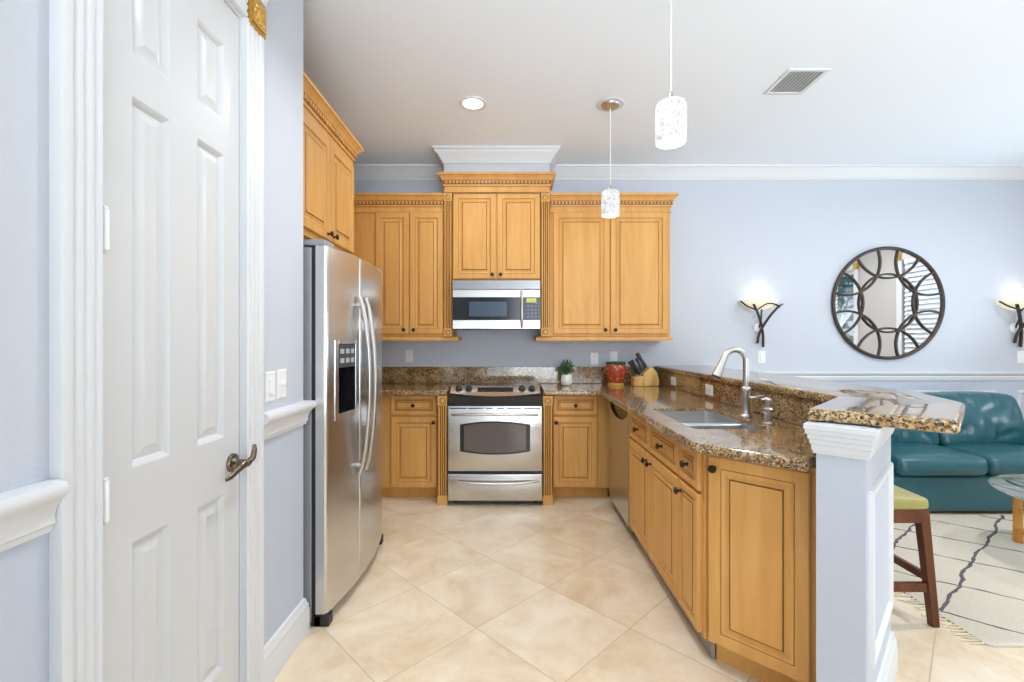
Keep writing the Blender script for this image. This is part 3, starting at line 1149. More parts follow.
# --- tall middle cabinet over the microwave
MY = 3.945
t = thing('wall_cabinet', (-0.13, WALL_Y, 1.82), 'tallest maple wall cabinet, over the microwave, flanked by fluted pilasters', 'cabinet', 'maple wall cabinets')
mb = MB().box(-0.509, 0.245, MY, WALL_Y - 0.001, 1.818, 2.61)
mb.box(-0.581, -0.513, MY, WALL_Y - 0.002, 2.56, 2.61)
mb.box(0.249, 0.324, MY, WALL_Y - 0.002, 2.56, 2.61)
mb.build('carcass', WOOD, t, bev=0.002)
door(t, (0, MY, 0), EX, -EY, -0.503, -0.137, 1.83, 2.562, (-0.168, 1.866))
door(t, (0, MY, 0), EX, -EY, -0.127, 0.240, 1.83, 2.562, (-0.096, 1.866))
pilaster(t, -0.580, -0.512, 3.918, WALL_Y - 0.002, 1.34, 2.56)
pilaster(t, 0.248, 0.322, 3.918, WALL_Y - 0.002, 1.34, 2.56)
crown(t, [(-0.572, WALL_Y - 0.002), (-0.572, 3.915), (0.316, 3.915), (0.316, WALL_Y - 0.002)], 2.612)
# --- cabinet above the refrigerator
FXC = -1.047
t = thing('wall_cabinet', (-1.35, 2.55, 1.84), 'maple wall cabinet with two doors above the refrigerator', 'cabinet', 'maple wall cabinets')
MB().box(XK + 0.002, FXC, 2.075, 3.02, 1.835, 2.475).build('carcass', WOOD, t, bev=0.002)
door(t, (FXC, 0, 0), EY, EX, 2.215, 2.60, 1.868, 2.425, (2.565, 1.897))
door(t, (FXC, 0, 0), EY, EX, 2.608, 2.995, 1.868, 2.425, (2.645, 1.897))
crown(t, [(FXC, 2.075), (FXC, 3.02), (XK + 0.002, 3.02)], 2.478)

# --- base cabinets either side of the stove
BY = 3.755
t = thing('base_cabinet', (-0.83, BY, 0), 'maple base cabinet between the refrigerator and the stove', 'cabinet', 'maple base cabinets')
mb = MB().box(XK + 0.002, -0.592, BY, WALL_Y - 0.001, 0.10, 0.862)
mb.build('carcass', WOOD, t, bev=0.002)
MB().box(XK + 0.002, -0.592, BY + 0.07, BY + 0.09, 0, 0.10).build('toe_kick', WOOD, t)
door(t, (0, BY, 0), EX, -EY, -0.985, -0.612, 0.700, 0.856, (-0.80, 0.778), 'drawer')
door(t, (0, BY, 0), EX, -EY, -0.985, -0.612, 0.112, 0.682, (-0.635, 0.640))
pilaster(t, -0.588, -0.514, 3.645, WALL_Y - 0.002, 0, 0.862, foot=0.075, lowrose=False)
t = thing('base_cabinet', (0.55, BY, 0), 'maple base cabinet between the stove and the dishwasher corner', 'cabinet', 'maple base cabinets')
MB().box(0.326, 0.80, BY, WALL_Y - 0.001, 0.10, 0.862).build('carcass', WOOD, t, bev=0.002)
MB().box(0.326, 0.80, BY + 0.07, BY + 0.09, 0, 0.10).build('toe_kick', WOOD, t)
door(t, (0, BY, 0), EX, -EY, 0.335, 0.695, 0.700, 0.856, (0.515, 0.778), 'drawer')
door(t, (0, BY, 0), EX, -EY, 0.335, 0.695, 0.112, 0.682, (0.358, 0.640))
pilaster(t, 0.247, 0.321, 3.645, WALL_Y - 0.002, 0, 0.862, foot=0.075, lowrose=False)

# --- peninsula cabinets (face -X); u runs toward the camera
PX = 0.775
pu, pn = Vector((0, -1, 0)), Vector((-1, 0, 0))


def pen_door(parent, ya, yb, z0, z1, kn=None, name='door', prof=None):
    return door(parent, (PX, 0, 0), pu, pn, -ya, -yb, z0, z1, (-kn[0], kn[1]) if kn else None, name, 0.02, prof)


t = thing('base_cabinet', (1.06, 2.53, 0), 'maple sink base cabinet with two doors and two drawer fronts', 'cabinet', 'maple base cabinets')
mb = MB()
mb.box(PX, 1.345, 2.096, 2.966, 0.10, 0.60)
mb.box(PX, PX + 0.02, 2.096, 2.966, 0.60, 0.862)
mb.build('carcass', WOOD, t, bev=0.002)
MB().box(0.815, 0.83, 2.096, 2.966, 0, 0.10).build('toe_kick', TOE, t)
pen_door(t, 2.962, 2.542, 0.690, 0.850, (2.755, 0.770), 'drawer')
pen_door(t, 2.534, 2.100, 0.690, 0.850, (2.318, 0.770), 'drawer')
pen_door(t, 2.962, 2.542, 0.112, 0.674, (2.575, 0.632))
pen_door(t, 2.534, 2.100, 0.112, 0.674, (2.50, 0.632))
t = thing('base_cabinet', (1.06, 1.97, 0), 'narrow maple base cabinet with one drawer beside the angled cabinet', 'cabinet', 'maple base cabinets')
mb = MB().box(PX, 1.345, 1.905, 2.092, 0.10, 0.60)
mb.box(PX, PX + 0.025, 1.905, 2.092, 0.60, 0.862)
mb.box(PX, PX + 0.05, 1.850, 1.905, 0.10, 0.862)
mb.build('carcass', WOOD, t, bev=0.002)
MB().box(0.815, 0.83, 1.88, 2.092, 0, 0.10).build('toe_kick', TOE, t)
pen_door(t, 2.088, 1.876, 0.690, 0.850, (1.98, 0.770), 'drawer')
pen_door(t, 2.088, 1.876, 0.112, 0.674, (2.055, 0.632))
# angled end cabinet: face along (0.707,-0.707), facing (-0.707,-0.707)
q = math.sqrt(0.5)
au, an = Vector((q, -q, 0)), Vector((-q, -q, 0))
AO = Vector((0.772, 1.843, 0)) - an * 0.014
t = thing('base_cabinet', (1.0, 1.80, 0), 'angled maple end cabinet with one large door beside the white post', 'cabinet', 'maple base cabinets')
mb = MB()
pl = [AO + au * 0.005, AO + au * 0.400]
e = AO + au * 0.400
e2 = e - an * 0.34
pl += [e2, Vector((1.20, 1.90, 0)), Vector((0.83, 1.90, 0)), Vector((0.83, 1.845, 0))]
mb.prism([(p.x, p.y) for p in pl], [(0, 0.10), (0, 0.862)])
mb.build('carcass', WOOD, t, bev=0.002)
tk = MB().obox(AO - an * 0.055, au, an, 0.02, 0.40, -0.02, 0, 0, 0.10)
tk.build('toe_kick', WOOD, t)
door(t, AO, au, an, 0.016, 0.362, 0.108, 0.846, (0.040, 0.800))

# ------------------------------------------------------------------ dishwasher
t = thing('dishwasher', (1.05, 3.27, 0), 'stainless steel dishwasher with a dark scooped handle', 'dishwasher')
MB().box(PX + 0.005, 1.34, 2.972, 3.565, 0.05, 0.860).build('cabinet_body', GREY, t)
mb = MB()
# front skin with a lens-shaped pocket cut at the top
ys = [2.975 + (3.562 - 2.975) * i / 24 for i in range(25)]
xf = PX - 0.022


def pocket_z(y):
    s = (y - 3.2685) / 0.285
    return 0.856 if abs(s) >= 1 else 0.856 - 0.105 * math.sqrt(max(0, 1 - s * s)) ** 1.0


for i in range(24):
    y0, y1 = ys[i], ys[i + 1]
    mb.add([(xf, y0, 0.10), (xf, y1, 0.10), (xf, y1, pocket_z(y1)), (xf, y0, pocket_z(y0))], [(3, 2, 1, 0)])
    mb.add([(xf, y0, pocket_z(y0)), (xf, y1, pocket_z(y1)), (xf + 0.02, y1, pocket_z(y1)), (xf + 0.02, y0, pocket_z(y0))], [(3, 2, 1, 0)])
mb.box(xf, xf + 0.024, 2.9745, 2.975, 0.10, 0.856)
mb.box(xf, xf + 0.024, 3.562, 3.5625, 0.10, 0.856)
mb.add([(xf, 2.975, 0.10), (xf + 0.024, 2.975, 0.10), (xf + 0.024, 3.562, 0.10), (xf, 3.562, 0.10)], [(0, 1, 2, 3)])
mb.build('door', STEEL, t, smooth=False)
MB().box(xf + 0.014, xf + 0.026, 2.98, 3.555, 0.74, 0.857).build('handle_pocket', BLACK, t)
for k in range(5):
    MB().lathe((xf + 0.014, 3.12 + k * 0.075, 0.82), [(0.010, 0), (0.009, 0.002)], 12, 0, '-x').build('button', GREY, t)
MB().box(0.82, 0.84, 2.975, 3.562, 0.0, 0.06).build('toe_kick', BLACKM, t)

# ------------------------------------------------------------------ half wall of the bar
HW = [(1.37, WALL_Y - 0.001), (1.37, 1.875), (0.985, 1.490), (1.077, 1.398), (1.50, 1.821), (1.50, WALL_Y - 0.001)]
t = thing('wall_bar', (1.07, 1.44, 0), 'pale blue half wall carrying the raised bar, ending in a white-capped post', 'wall', kind='structure')
MB().prism(HW, [(0, 0), (0, 1.034)]).build('wall_core', wall_mat('post_paint', S(199, 204, 213), S(195, 201, 212), 0.97), t, smooth=False)  # shading put into the lower tone here as well
CAP = [(0.85 * a_, b_) for a_, b_ in [(0, 0), (0.008, 0), (0.010, 0.010), (0.013, 0.012), (0.013, 0.028), (0.018, 0.032), (0.018, 0.044), (0.024, 0.048), (0.024, 0.060), (0.030, 0.064), (0.031, 0.076), (0.035, 0.080), (0.035, 0.094), (0, 0.094)]]
lv = Vector((q, q))
P1 = Vector((0.985, 1.490))
st = P1 + lv * 0.05
MB().sweep([tuple(st), (0.985, 1.490), (1.077, 1.398), (1.50, 1.821), (1.50, 4.2)], CAP, 0, 0.938).build('capital_molding', WHITE, t, ang=20)
MB().sweep([tuple(P1 + lv * 0.03), (0.985, 1.490), (1.077, 1.398), (1.50, 1.821), (1.50, 4.2)], BASE).build('baseboard', WHITE, t)
# applied frame on the living-room side of the post
mb = MB()
fo = Vector((1.077, 1.398, 0))
fu, fn = Vector((q, q, 0)), Vector((q, -q, 0))
rings = []
for ins, d in FR:
    r = []
    for a, z in ((0.05 + ins, 0.27 + ins), (0.55 - ins, 0.27 + ins), (0.55 - ins, 0.835 - ins), (0.05 + ins, 0.835 - ins)):
        p = fo + fu * a + fn * d
        r.append((p.x, p.y, z))
    rings.append(r)
fs = []
for r in range(len(rings) - 1):
    for i in range(4):
        j = (i + 1) % 4
        fs.append((r * 4 + i, r * 4 + j, r * 4 + 4 + j, r * 4 + 4 + i))
mb.add([p for r in rings for p in r], fs)
mb.build('panel_molding', WHITE, t)

# ------------------------------------------------------------------ granite
CT, CB = 0.905, 0.864
EDGE = [(0.010, CB), (0.002, CB + 0.004), (0, CB + 0.012), (0, CT - 0.014), (0.003, CT - 0.006), (0.010, CT)]
GB = WALL_Y - 0.022
mb = MB().prism(fillet([(XK + 0.001, 3.668), (-0.512, 3.668), (-0.512, GB), (XK + 0.001, GB)], [0, 0.02, 0, 0]), EDGE)
tag(mb.build('countertop', GRANITE), 'short speckled granite countertop left of the stove', 'countertop')
s0, s1 = (0.815, 2.055), (1.175, 2.70)
hole = fillet([(s0[0], s0[1]), (s1[0], s0[1]), (s1[0], s1[1]), (s0[0], s1[1])], [0.05, 0.05, 0.05, 0.05], 6)
end = (1.37 - 0.024, 1.875 - 0.010)
cx = 0.985
dl = 0.505 + 0.034      # y - x along the splash of the angled wall
xe = (2.49 - dl) / 2
out = [(0.246, 3.668), (0.70, 3.668), (0.70, 1.79), (xe, xe + dl), (1.346, 1.346 + dl), (1.346, GB), (0.246, GB)]
mb = MB().prism(fillet(out, [0.02, 0.10, 0.10, 0.0, 0, 0, 0], 8), EDGE, hole)
tag(mb.build('countertop', GRANITE), 'L-shaped speckled granite countertop with the sink', 'countertop')
mb = MB().box(XK + 0.001, 1.326, WALL_Y - 0.021, WALL_Y - 0.001, 0.906, 1.062)
tag(mb.build('backsplash', GRANITE, bev=0.003), 'granite backsplash strip on the wall behind the stove', 'backsplash')
sp = [(1.347, WALL_Y - 0.022), (1.347, 1.347 + dl - 0.002), (P1.x + 0.02 + 0.045 - 0.017, 0), (0, 0)]
a0 = Vector((1.347, 1.347 + dl - 0.002))
a1 = P1 + lv * 0.075 + Vector((-q, q)) * 0.0225
b1 = P1 + lv * 0.075 + Vector((-q, q)) * 0.001
mb = MB().prism([(1.347, WALL_Y - 0.023), (a0.x, a0.y), (a1.x, a1.y), (b1.x, b1.y), (1.369, 1.876), (1.369, WALL_Y - 0.023)], [(0, 0.906), (0, 1.033)])
tag(mb.build('backsplash', GRANITE, smooth=False), 'granite splash along the raised bar behind the sink', 'backsplash')
LT, LB = 1.076, 1.036
EDGE2 = [(0.012, LB), (0.003, LB + 0.004), (0, LB + 0.012), (0, LT - 0.012), (0.004, LT - 0.004), (0.012, LT)]
led = [(1.328, WALL_Y - 0.002), (1.328, 1.880), (0.975, 1.528), (1.258, 1.290), (1.650, 1.672), (1.795, 2.03), (1.795, WALL_Y - 0.002)]
mb = MB().prism(fillet(led, [0, 0.03, 0.015, 0.02, 0.10, 0.15, 0], 6), EDGE2)
tag(mb.build('bar_counter', GRANITE), 'raised speckled granite bar top on the half wall', 'countertop')

# ------------------------------------------------------------------ sink, faucet, dispenser
t = thing('kitchen_sink', (0.995, 2.38, CB), 'undermount double-bowl stainless sink in the granite', 'sink')


def bowl(x0, x1, y0, y1, depth, name):
    zt = CT - 0.016
    ot = fillet([(x0, y0), (x1, y0), (x1, y1), (x0, y1)], [0.05] * 4, 6)
    n = len(ot)
    c = Vector(((x0 + x1) / 2, (y0 + y1) / 2))
    rings = [(1.0, zt), (0.985, zt - depth + 0.03), (0.94, zt - depth + 0.005), (0.85, zt - depth), (0.12, zt - depth - 0.006)]
    mb = MB()
    vs, fs = [], []
    for s, z in rings:
        for p in ot:
            w = c + (Vector(p) - c) * s
            vs.append((w.x, w.y, z))
    for r in range(len(rings) - 1):
        for i in range(n):
            j = (i + 1) % n
            fs.append((r * n + j, r * n + i, (r + 1) * n + i, (r + 1) * n + j))
    fs.append(tuple((len(rings) - 1) * n + i for i in range(n - 1, -1, -1)))
    mb.add(vs, fs)
    b = mb.build(name, SINKST, t)
    MB().lathe((c.x, c.y, zt - depth - 0.006), [(0.042, 0), (0.044, 0.004), (0.036, 0.006), (0.03, 0.002)], 20).build('drain', CHROME, b)
    return b


bowl(0.818, 1.172, 2.305, 2.697, 0.22, 'bowl')
bowl(0.818, 1.172, 2.058, 2.275, 0.18, 'bowl')
MB().box(0.818, 1.172, 2.272, 2.308, CT - 0.05, CT - 0.0165).build('divider', SINKST, t, bev=0.006)
fx_, fy_ = 1.215, 2.39
t = thing('faucet', (fx_, fy_, CT), 'brushed nickel gooseneck faucet with pull-down spray head', 'faucet')
MB().lathe((fx_, fy_, CT + 0.0005), [(0.030, 0), (0.030, 0.006), (0.024, 0.012), (0.0195, 0.02), (0.0195, 0.125), (0.025, 0.132), (0.025, 0.15), (0.019, 0.158)], 24).build('base', CHROME, t)
pts = [(fx_, fy_, CT + 0.155), (fx_, fy_, CT + 0.27)]
rr = 0.060
for i in range(0, 13):
    th = R(i * 13.5)
    pts.append((fx_ - rr + rr * math.cos(th), fy_ - 0.01 * i / 12, CT + 0.290 + rr * math.sin(th)))
MB().tube(pts, 0.0145, 14).build('spout', CHROME, t)
pe = Vector(pts[-1])
d = (Vector(pts[-1]) - Vector(pts[-2])).normalized()
hp = MB().tube([pe - d * 0.004, pe + d * 0.03, pe + d * 0.05, pe + d * 0.085, pe + d * 0.105], [0.016, 0.018, 0.019, 0.023, 0.025], 18)
sh = hp.build('spray_head', CHROME, t)
MB().tube([pe + d * 0.104, pe + d * 0.111], [0.024, 0.021], 18).build('nozzle', BLACKM, sh)
MB().tube([(fx_ + 0.015, fy_ - 0.01, CT + 0.10), (fx_ + 0.035, fy_ - 0.02, CT + 0.103), (fx_ + 0.055, fy_ - 0.04, CT + 0.112), (fx_ + 0.06, fy_ - 0.065, CT + 0.118)], [0.009, 0.008, 0.007, 0.005], 10).build('handle', CHROME, t)
dx_, dy_ = 1.215, 2.18
t = thing('soap_dispenser', (dx_, dy_, CT), 'small brushed nickel soap dispenser beside the faucet', 'soap dispenser')
MB().lathe((dx_, dy_, CT + 0.0005), [(0.024, 0), (0.024, 0.006), (0.017, 0.012), (0.017, 0.05), (0.021, 0.056), (0.021, 0.072), (0.012, 0.08)], 20).build('base', CHROME, t)
MB().tube([(dx_, dy_, CT + 0.078), (dx_, dy_, CT + 0.112), (dx_ - 0.012, dy_, CT + 0.12), (dx_ - 0.035, dy_, CT + 0.116)], [0.012, 0.013, 0.010, 0.007], 12).build('spout', CHROME, t)

# ------------------------------------------------------------------ refrigerator
FY0, FY1 = 2.085, 2.985
t = thing('refrigerator', (-1.25, 2.535, 0), 'side-by-side stainless refrigerator with ice dispenser', 'refrigerator')
MB().box(-1.64, -0.911, FY0, FY1, 0.02, 1.725).build('cabinet_body', CASE, t, bev=0.004)
MB().box(-0.911, -0.893, FY0 + 0.006, FY1 - 0.006, 0.06, 1.722).build('gasket', BLACKM, t)
SPL = 2.412


def fridge_x(y):
    s = (y - 2.535) / 0.45
    return -0.842 + 0.050 * (1 - s * s)


def fridge_door(name, ya, yb, hole=None):
    Z0, Z1 = 0.058, 1.735
    xb = -0.892
    r = 0.014
    mb = MB()
    ycols = [ya + (yb - ya) * i / 14 for i in range(15)]
    zrows = [Z0 + 0.004, Z1 - 0.004]
    if hole:
        ycols = sorted(set([y for y in ycols if abs(y - hole[0]) > 0.012 and abs(y - hole[1]) > 0.012] + [hole[0], hole[1]]))
        zrows = [Z0 + 0.004, hole[2], hole[3], Z1 - 0.004]

    def X(y):
        e = min(y - ya, yb - y)
        x = fridge_x(y)
        if e < r:
            x -= (r - e) * 0.0
        return x
    # rounded vertical edges
    ye0 = ycols[:]
    ycols = [ya, ya + 0.004, ya + 0.012] + [y for y in ye0 if ya + 0.016 < y < yb - 0.016] + [yb - 0.012, yb - 0.004, yb]

    def XX(y):
        e = min(y - ya, yb - y)
        k = 0.012 if e < 0.001 else (0.0035 if e < 0.006 else 0.0)
        return X(y) - k
    for j in range(len(zrows) - 1):
        for i in range(len(ycols) - 1):
            y0, y1, z0, z1 = ycols[i], ycols[i + 1], zrows[j], zrows[j + 1]
            if hole and y0 >= hole[0] - 1e-6 and y1 <= hole[1] + 1e-6 and z0 >= hole[2] - 1e-6 and z1 <= hole[3] + 1e-6:
                continue
            mb.add([(XX(y0), y0, z0), (XX(y1), y1, z0), (XX(y1), y1, z1), (XX(y0), y0, z1)], [(0, 1, 2, 3)])
    n = len(ycols)
    for zz, zi, fl in ((Z1, zrows[-1], 1), (Z0, zrows[0], -1)):
        a = [(XX(y), y, zi) for y in ycols]
        b = [(XX(y) - 0.004, y, zz) for y in ycols]
        c = [(xb, y, zz) for y in ycols]
        vs = a + b + c
        fs = []
        for i in range(n - 1):
            for k in (0, n):
                f = (k + i, k + i + 1, k + n + i + 1, k + n + i)
                fs.append(f if fl > 0 else f[::-1])
        mb.add(vs, fs)
    for yy, fl in ((ya, 1), (yb, -1)):
        f = [(xb, yy, Z0), (XX(yy), yy, Z0 + 0.002), (XX(yy), yy, Z1 - 0.002), (xb, yy, Z1)]
        mb.add(f, [(0, 1, 2, 3) if fl > 0 else (3, 2, 1, 0)])
    mb.add([(xb, ya, Z0), (xb, yb, Z0), (xb, yb, Z1), (xb, ya, Z1)], [(3, 2, 1, 0)])
    return mb.build(name, STEEL, t, ang=50)


HO = (2.178, 2.348, 0.955, 1.285)
fd = fridge_door('freezer_door', FY0 + 0.003, SPL - 0.003, HO)
rd = fridge_door('door', SPL + 0.003, FY1 - 0.003)
# dispenser cavity, controls and surround
mb = MB()
y0, y1, z0, z1 = HO
x0, x1, xc = fridge_x(y0), fridge_x(y1), -0.888
mb.add([(x0, y0, z0), (x1, y1, z0), (x1, y1, z1), (x0, y0, z1), (xc, y0, z0), (xc, y1, z0), (xc, y1, z1), (xc, y0, z1)],
       [(4, 5, 6, 7), (0, 1, 5, 4), (1, 2, 6, 5), (2, 3, 7, 6), (3, 0, 4, 7)])
dc = mb.build('dispenser_cavity', BLACK, fd, smooth=False)
mb = MB()
zc = 1.172


def slab(ya, yb, za, zb, dep, off):
    mb.add([(fridge_x(ya) + off, ya, za), (fridge_x(yb) + off, yb, za), (fridge_x(yb) + off, yb, zb), (fridge_x(ya) + off, ya, zb),
            (fridge_x(ya) + off - dep, ya, za), (fridge_x(yb) + off - dep, yb, za), (fridge_x(yb) + off - dep, yb, zb), (fridge_x(ya) + off - dep, ya, zb)],
           [(0, 1, 2, 3), (7, 6, 5, 4), (0, 4, 5, 1), (1, 5, 6, 2), (2, 6, 7, 3), (3, 7, 4, 0)])


slab(y0 + 0.002, y1 - 0.002, zc, z1 - 0.002, 0.03, -0.002)
cp = mb.build('control_panel', plain('dark_grey_plastic', S(66, 68, 70), 0.35), fd, smooth=False)
mb = MB()
for r_ in range(2):
    for c_ in range(3):
        ya = y0 + 0.022 + c_ * 0.052
        mb = MB()
        slab(ya, ya + 0.034, zc + 0.022 + r_ * 0.045, zc + 0.045 + r_ * 0.045, 0.002, 0.0)
        mb.build('button', LIGHTGREY, cp, smooth=False)
mb = MB()
for (ya, yb, za, zb) in ((y0 - 0.03, y0, z0 - 0.03, z1 + 0.02), (y1, y1 + 0.022, z0 - 0.03, z1 + 0.02), (y0, y1, z1, z1 + 0.02), (y0, y1, z0 - 0.03, z0)):
    slab(ya, yb, za, zb, 0.006, 0.004)
mb.build('dispenser_surround', STEEL, fd, smooth=False, bev=0.002)
mb = MB()
mb.tube([(-0.872, 2.277, 1.165), (-0.868, 2.277, 1.10), (-0.862, 2.277, 1.06)], [0.02, 0.018, 0.012], 10, flat=(1, 0.5))
mb.build('paddle', BLACKM, dc)
for nm, yy, par in (('handle', 2.372, fd), ('handle', 2.452, rd)):
    mb = MB()
    pts = []
    for i in range(15):
        s = i / 14
        z = 0.615 + (1.53 - 0.615) * s
        b = 4 * s * (1 - s)
        x = fridge_x(yy) + 0.014 + 0.052 * b ** 0.75
        pts.append((x, yy, z))
    mb.tube(pts, 0.014, 12, flat=(1.0, 0.8))
    for zz in (0.66, 1.485):
        mb.tube([(fridge_x(yy) - 0.002, yy, zz), (fridge_x(yy) + 0.03, yy, zz)], 0.011, 10)
    mb.build('handle', CHROME, par)
MB().box(fridge_x(2.94) - 0.004, fridge_x(2.94) + 0.003, 2.915, 2.945, 1.655, 1.672).build('badge', CHROME, rd)
mb = MB().box(-0.96, -0.848, FY0 + 0.004, FY0 + 0.12, 1.7355, 1.762)
mb.build('hinge_cover', CASE, t, bev=0.005)
MB().box(-0.96, -0.848, FY1 - 0.12, FY1 - 0.004, 1.7355, 1.762).build('hinge_cover', CASE, t, bev=0.005)
mb = MB().box(-0.91, -0.872, FY0 + 0.004, FY1 - 0.004, 0.006, 0.05)
mb.build('base_grille', BLACKM, t)
mb = MB().box(-0.905, -0.832, FY0 + 0.004, FY0 + 0.055, 0.0, 0.054)
mb.build('foot', BLACKM, t, bev=0.006)
MB().box(-0.905, -0.832, FY1 - 0.055, FY1 - 0.004, 0.0, 0.054).build('foot', BLACKM, t, bev=0.006)

# ------------------------------------------------------------------ microwave
t = thing('microwave', (-0.13, 4.05, 1.395), 'stainless over-the-range microwave with dark window', 'microwave')
MX0, MX1, MF = -0.503, 0.240, 3.885
MB().box(MX0, MX1, MF, WALL_Y - 0.003, 1.402, 1.814).build('body', BLACKM, t)
mb = MB()
mb.panel((MX0, MF, 1.735), EX, -EY, MX1 - MX0, 0.078, 0.012, [(0, 0.004, 0), (0.003, 0, 0)])
for k in range(4):
    mb.box(MX0 + 0.02, MX1 - 0.02, MF - 0.0135, MF - 0.012, 1.748 + k * 0.015, 1.752 + k * 0.015)
mb.build('vent_grille', STEELD, t, ang=20)
mb = MB()
mb.panel((MX0, MF, 1.396), EX, -EY, MX1 - MX0, 0.338, 0.028, [(0, 0.008, 0), (0.003, 0.003, 0), (0.008, 0, 0)])
dm = mb.build('door', STEEL, t, ang=30)
mb = MB()
mb.panel((MX0 + 0.004, MF - 0.02, 1.474), EX, -EY, MX1 - MX0 - 0.008, 0.194, 0.0105, [(0, 0.001, 0), (0.001, 0, 0)])
mb.build('window', BLACK, dm, smooth=False)
mb = MB().panel((-0.36, MF - 0.03, 1.505), EX, -EY, 0.315, 0.125, 0.0015, [(0, 0.0005, 0), (0.003, 0, 0)])
mb.build('screen', MWGLASS, dm, smooth=False)
mb = MB().panel((0.115, MF - 0.03, 1.483), EX, -EY, 0.105, 0.13, 0.0015, [(0, 0.0005, 0), (0.002, 0, 0)])
kp = mb.build('control_panel', KEYPAD, dm, smooth=False)
mb = MB().panel((0.122, MF - 0.03, 1.622), EX, -EY, 0.082, 0.036, 0.0015, [(0, 0.0005, 0), (0.001, 0, 0)])
mb.build('display', STICKER, kp, smooth=False)
mb = MB()
for r_ in range(4):
    for c_ in range(3):
        MB().panel((0.126 + c_ * 0.031, MF - 0.0315, 1.494 + r_ * 0.029), EX, -EY, 0.022, 0.018, 0.001, [(0, 0.0003, 0), (0.001, 0, 0)]).build('button', GREY, kp, smooth=False)
pts = []
for i in range(11):
    s = i / 10
    pts.append((0.082, MF - 0.03 - 0.028 * (4 * s * (1 - s)) ** 0.6, 1.412 + 0.315 * s))
MB().tube(pts, 0.011, 12).build('handle', CHROME, dm)

# ------------------------------------------------------------------ stove
t = thing('stove', (-0.133, 3.9, 0), 'stainless slide-in electric stove with oven and storage drawer', 'stove')
RX0, RX1, RF = -0.508, 0.242, 3.628
RC = (RX0 + RX1) / 2
MB().box(RX0 + 0.004, RX1 - 0.004, RF + 0.012, 4.22, 0.03, 0.885).build('body', BLACKM, t)
for lx in (RX0 + 0.05, RX1 - 0.05):
    for ly_ in (RF + 0.09, 4.15):
        MB().lathe((lx, ly_, 0), [(0.018, 0), (0.016, 0.03)], 12).build('foot', BLACKM, t)
MB().box(RX0, RX1, 3.72, 4.235, 0.886, 0.914).build('cooktop', BLACK, t, bev=0.005)
mb = MB()
for bx, by, br in ((RC - 0.19, 3.86, 0.09), (RC + 0.19, 3.86, 0.075), (RC - 0.19, 4.09, 0.075), (RC + 0.19, 4.09, 0.1)):
    MB().lathe((bx, by, 0.9142), [(br, 0), (br, 0.0004), (br - 0.004, 0.0004), (br - 0.004, 0)], 36, cap=False).build('burner_ring', GREY, t)
# sloped console: steel face with curved lower edge on a black front
mb = MB()
n = 24
xs = [RX0 + 0.018 + (RX1 - RX0 - 0.036) * i / n for i in range(n + 1)]
ct, cb_ = Vector((0, 3.712, 0.937)), Vector((0, 3.615, 0.868))
vs, fs = [], []
for x in xs:
    s = (x - RC) / ((RX1 - RX0) / 2)
    e = 0.16 - 0.34 * (1 - s * s)
    lo = cb_ + (ct - cb_) * (e + 0.16)
    vs += [(x, lo.y - 0.001, lo.z), (x, ct.y, ct.z), (x, ct.y + 0.02, ct.z + 0.001), (x, lo.y + 0.03, lo.z - 0.02)]
for i in range(n):
    for k in range(4):
        k2 = (k + 1) % 4
        fs.append((i * 4 + k2, i * 4 + k, i * 4 + 4 + k, i * 4 + 4 + k2))
fs += [(0, 1, 2, 3), (n * 4 + 3, n * 4 + 2, n * 4 + 1, n * 4)]
mb.add(vs, fs)
con = mb.build('control_panel', STEEL, t, ang=30)
mb = MB()
mb.add([(RX0, RF - 0.010, 0.798), (RX1, RF - 0.010, 0.798), (RX1, RF - 0.020, 0.862), (RX0, RF - 0.020, 0.862), (RX0, 3.716, 0.932), (RX1, 3.716, 0.932), (RX0, 3.75, 0.932), (RX1, 3.75, 0.932), (RX0, RF + 0.06, 0.798), (RX1, RF + 0.06, 0.798), (RX0, 3.75, 0.85), (RX1, 3.75, 0.85)],
       [(0, 1, 2, 3), (3, 2, 5, 4), (4, 5, 7, 6), (6, 7, 11, 10), (0, 3, 4, 6, 10, 8), (1, 9, 11, 7, 5, 2), (0, 8, 9, 1), (8, 10, 11, 9)])
mb.build('console', BLACK, t, smooth=False)
sl = (ct - cb_).normalized()
nn = Vector((0, -sl.z, sl.y))
for kx in (-0.292, -0.212, 0.212, 0.292):
    b = cb_ + (ct - cb_) * 0.66
    b.x = RC + kx
    k_ = MB().tube([b - nn * 0.001, b + nn * 0.006, b + nn * 0.022, b + nn * 0.026], [0.029, 0.027, 0.022, 0.016], 18)
    k_.build('knob', BLACKM, con)
mb = MB()
c0, c1 = cb_ + (ct - cb_) * 0.42, cb_ + (ct - cb_) * 0.84
mb.add([(RC - 0.142, c0.y - 0.003, c0.z + 0.002), (RC + 0.142, c0.y - 0.003, c0.z + 0.002), (RC + 0.142, c1.y - 0.003, c1.z + 0.002), (RC - 0.142, c1.y - 0.003, c1.z + 0.002),
        (RC - 0.142, c0.y + 0.003, c0.z - 0.002), (RC + 0.142, c0.y + 0.003, c0.z - 0.002), (RC + 0.142, c1.y + 0.003, c1.z - 0.002), (RC - 0.142, c1.y + 0.003, c1.z - 0.002)],
       [(0, 1, 2, 3), (0, 4, 5, 1), (1, 5, 6, 2), (2, 6, 7, 3), (3, 7, 4, 0)])
mb.build('display', DISPLAY, con, smooth=False)
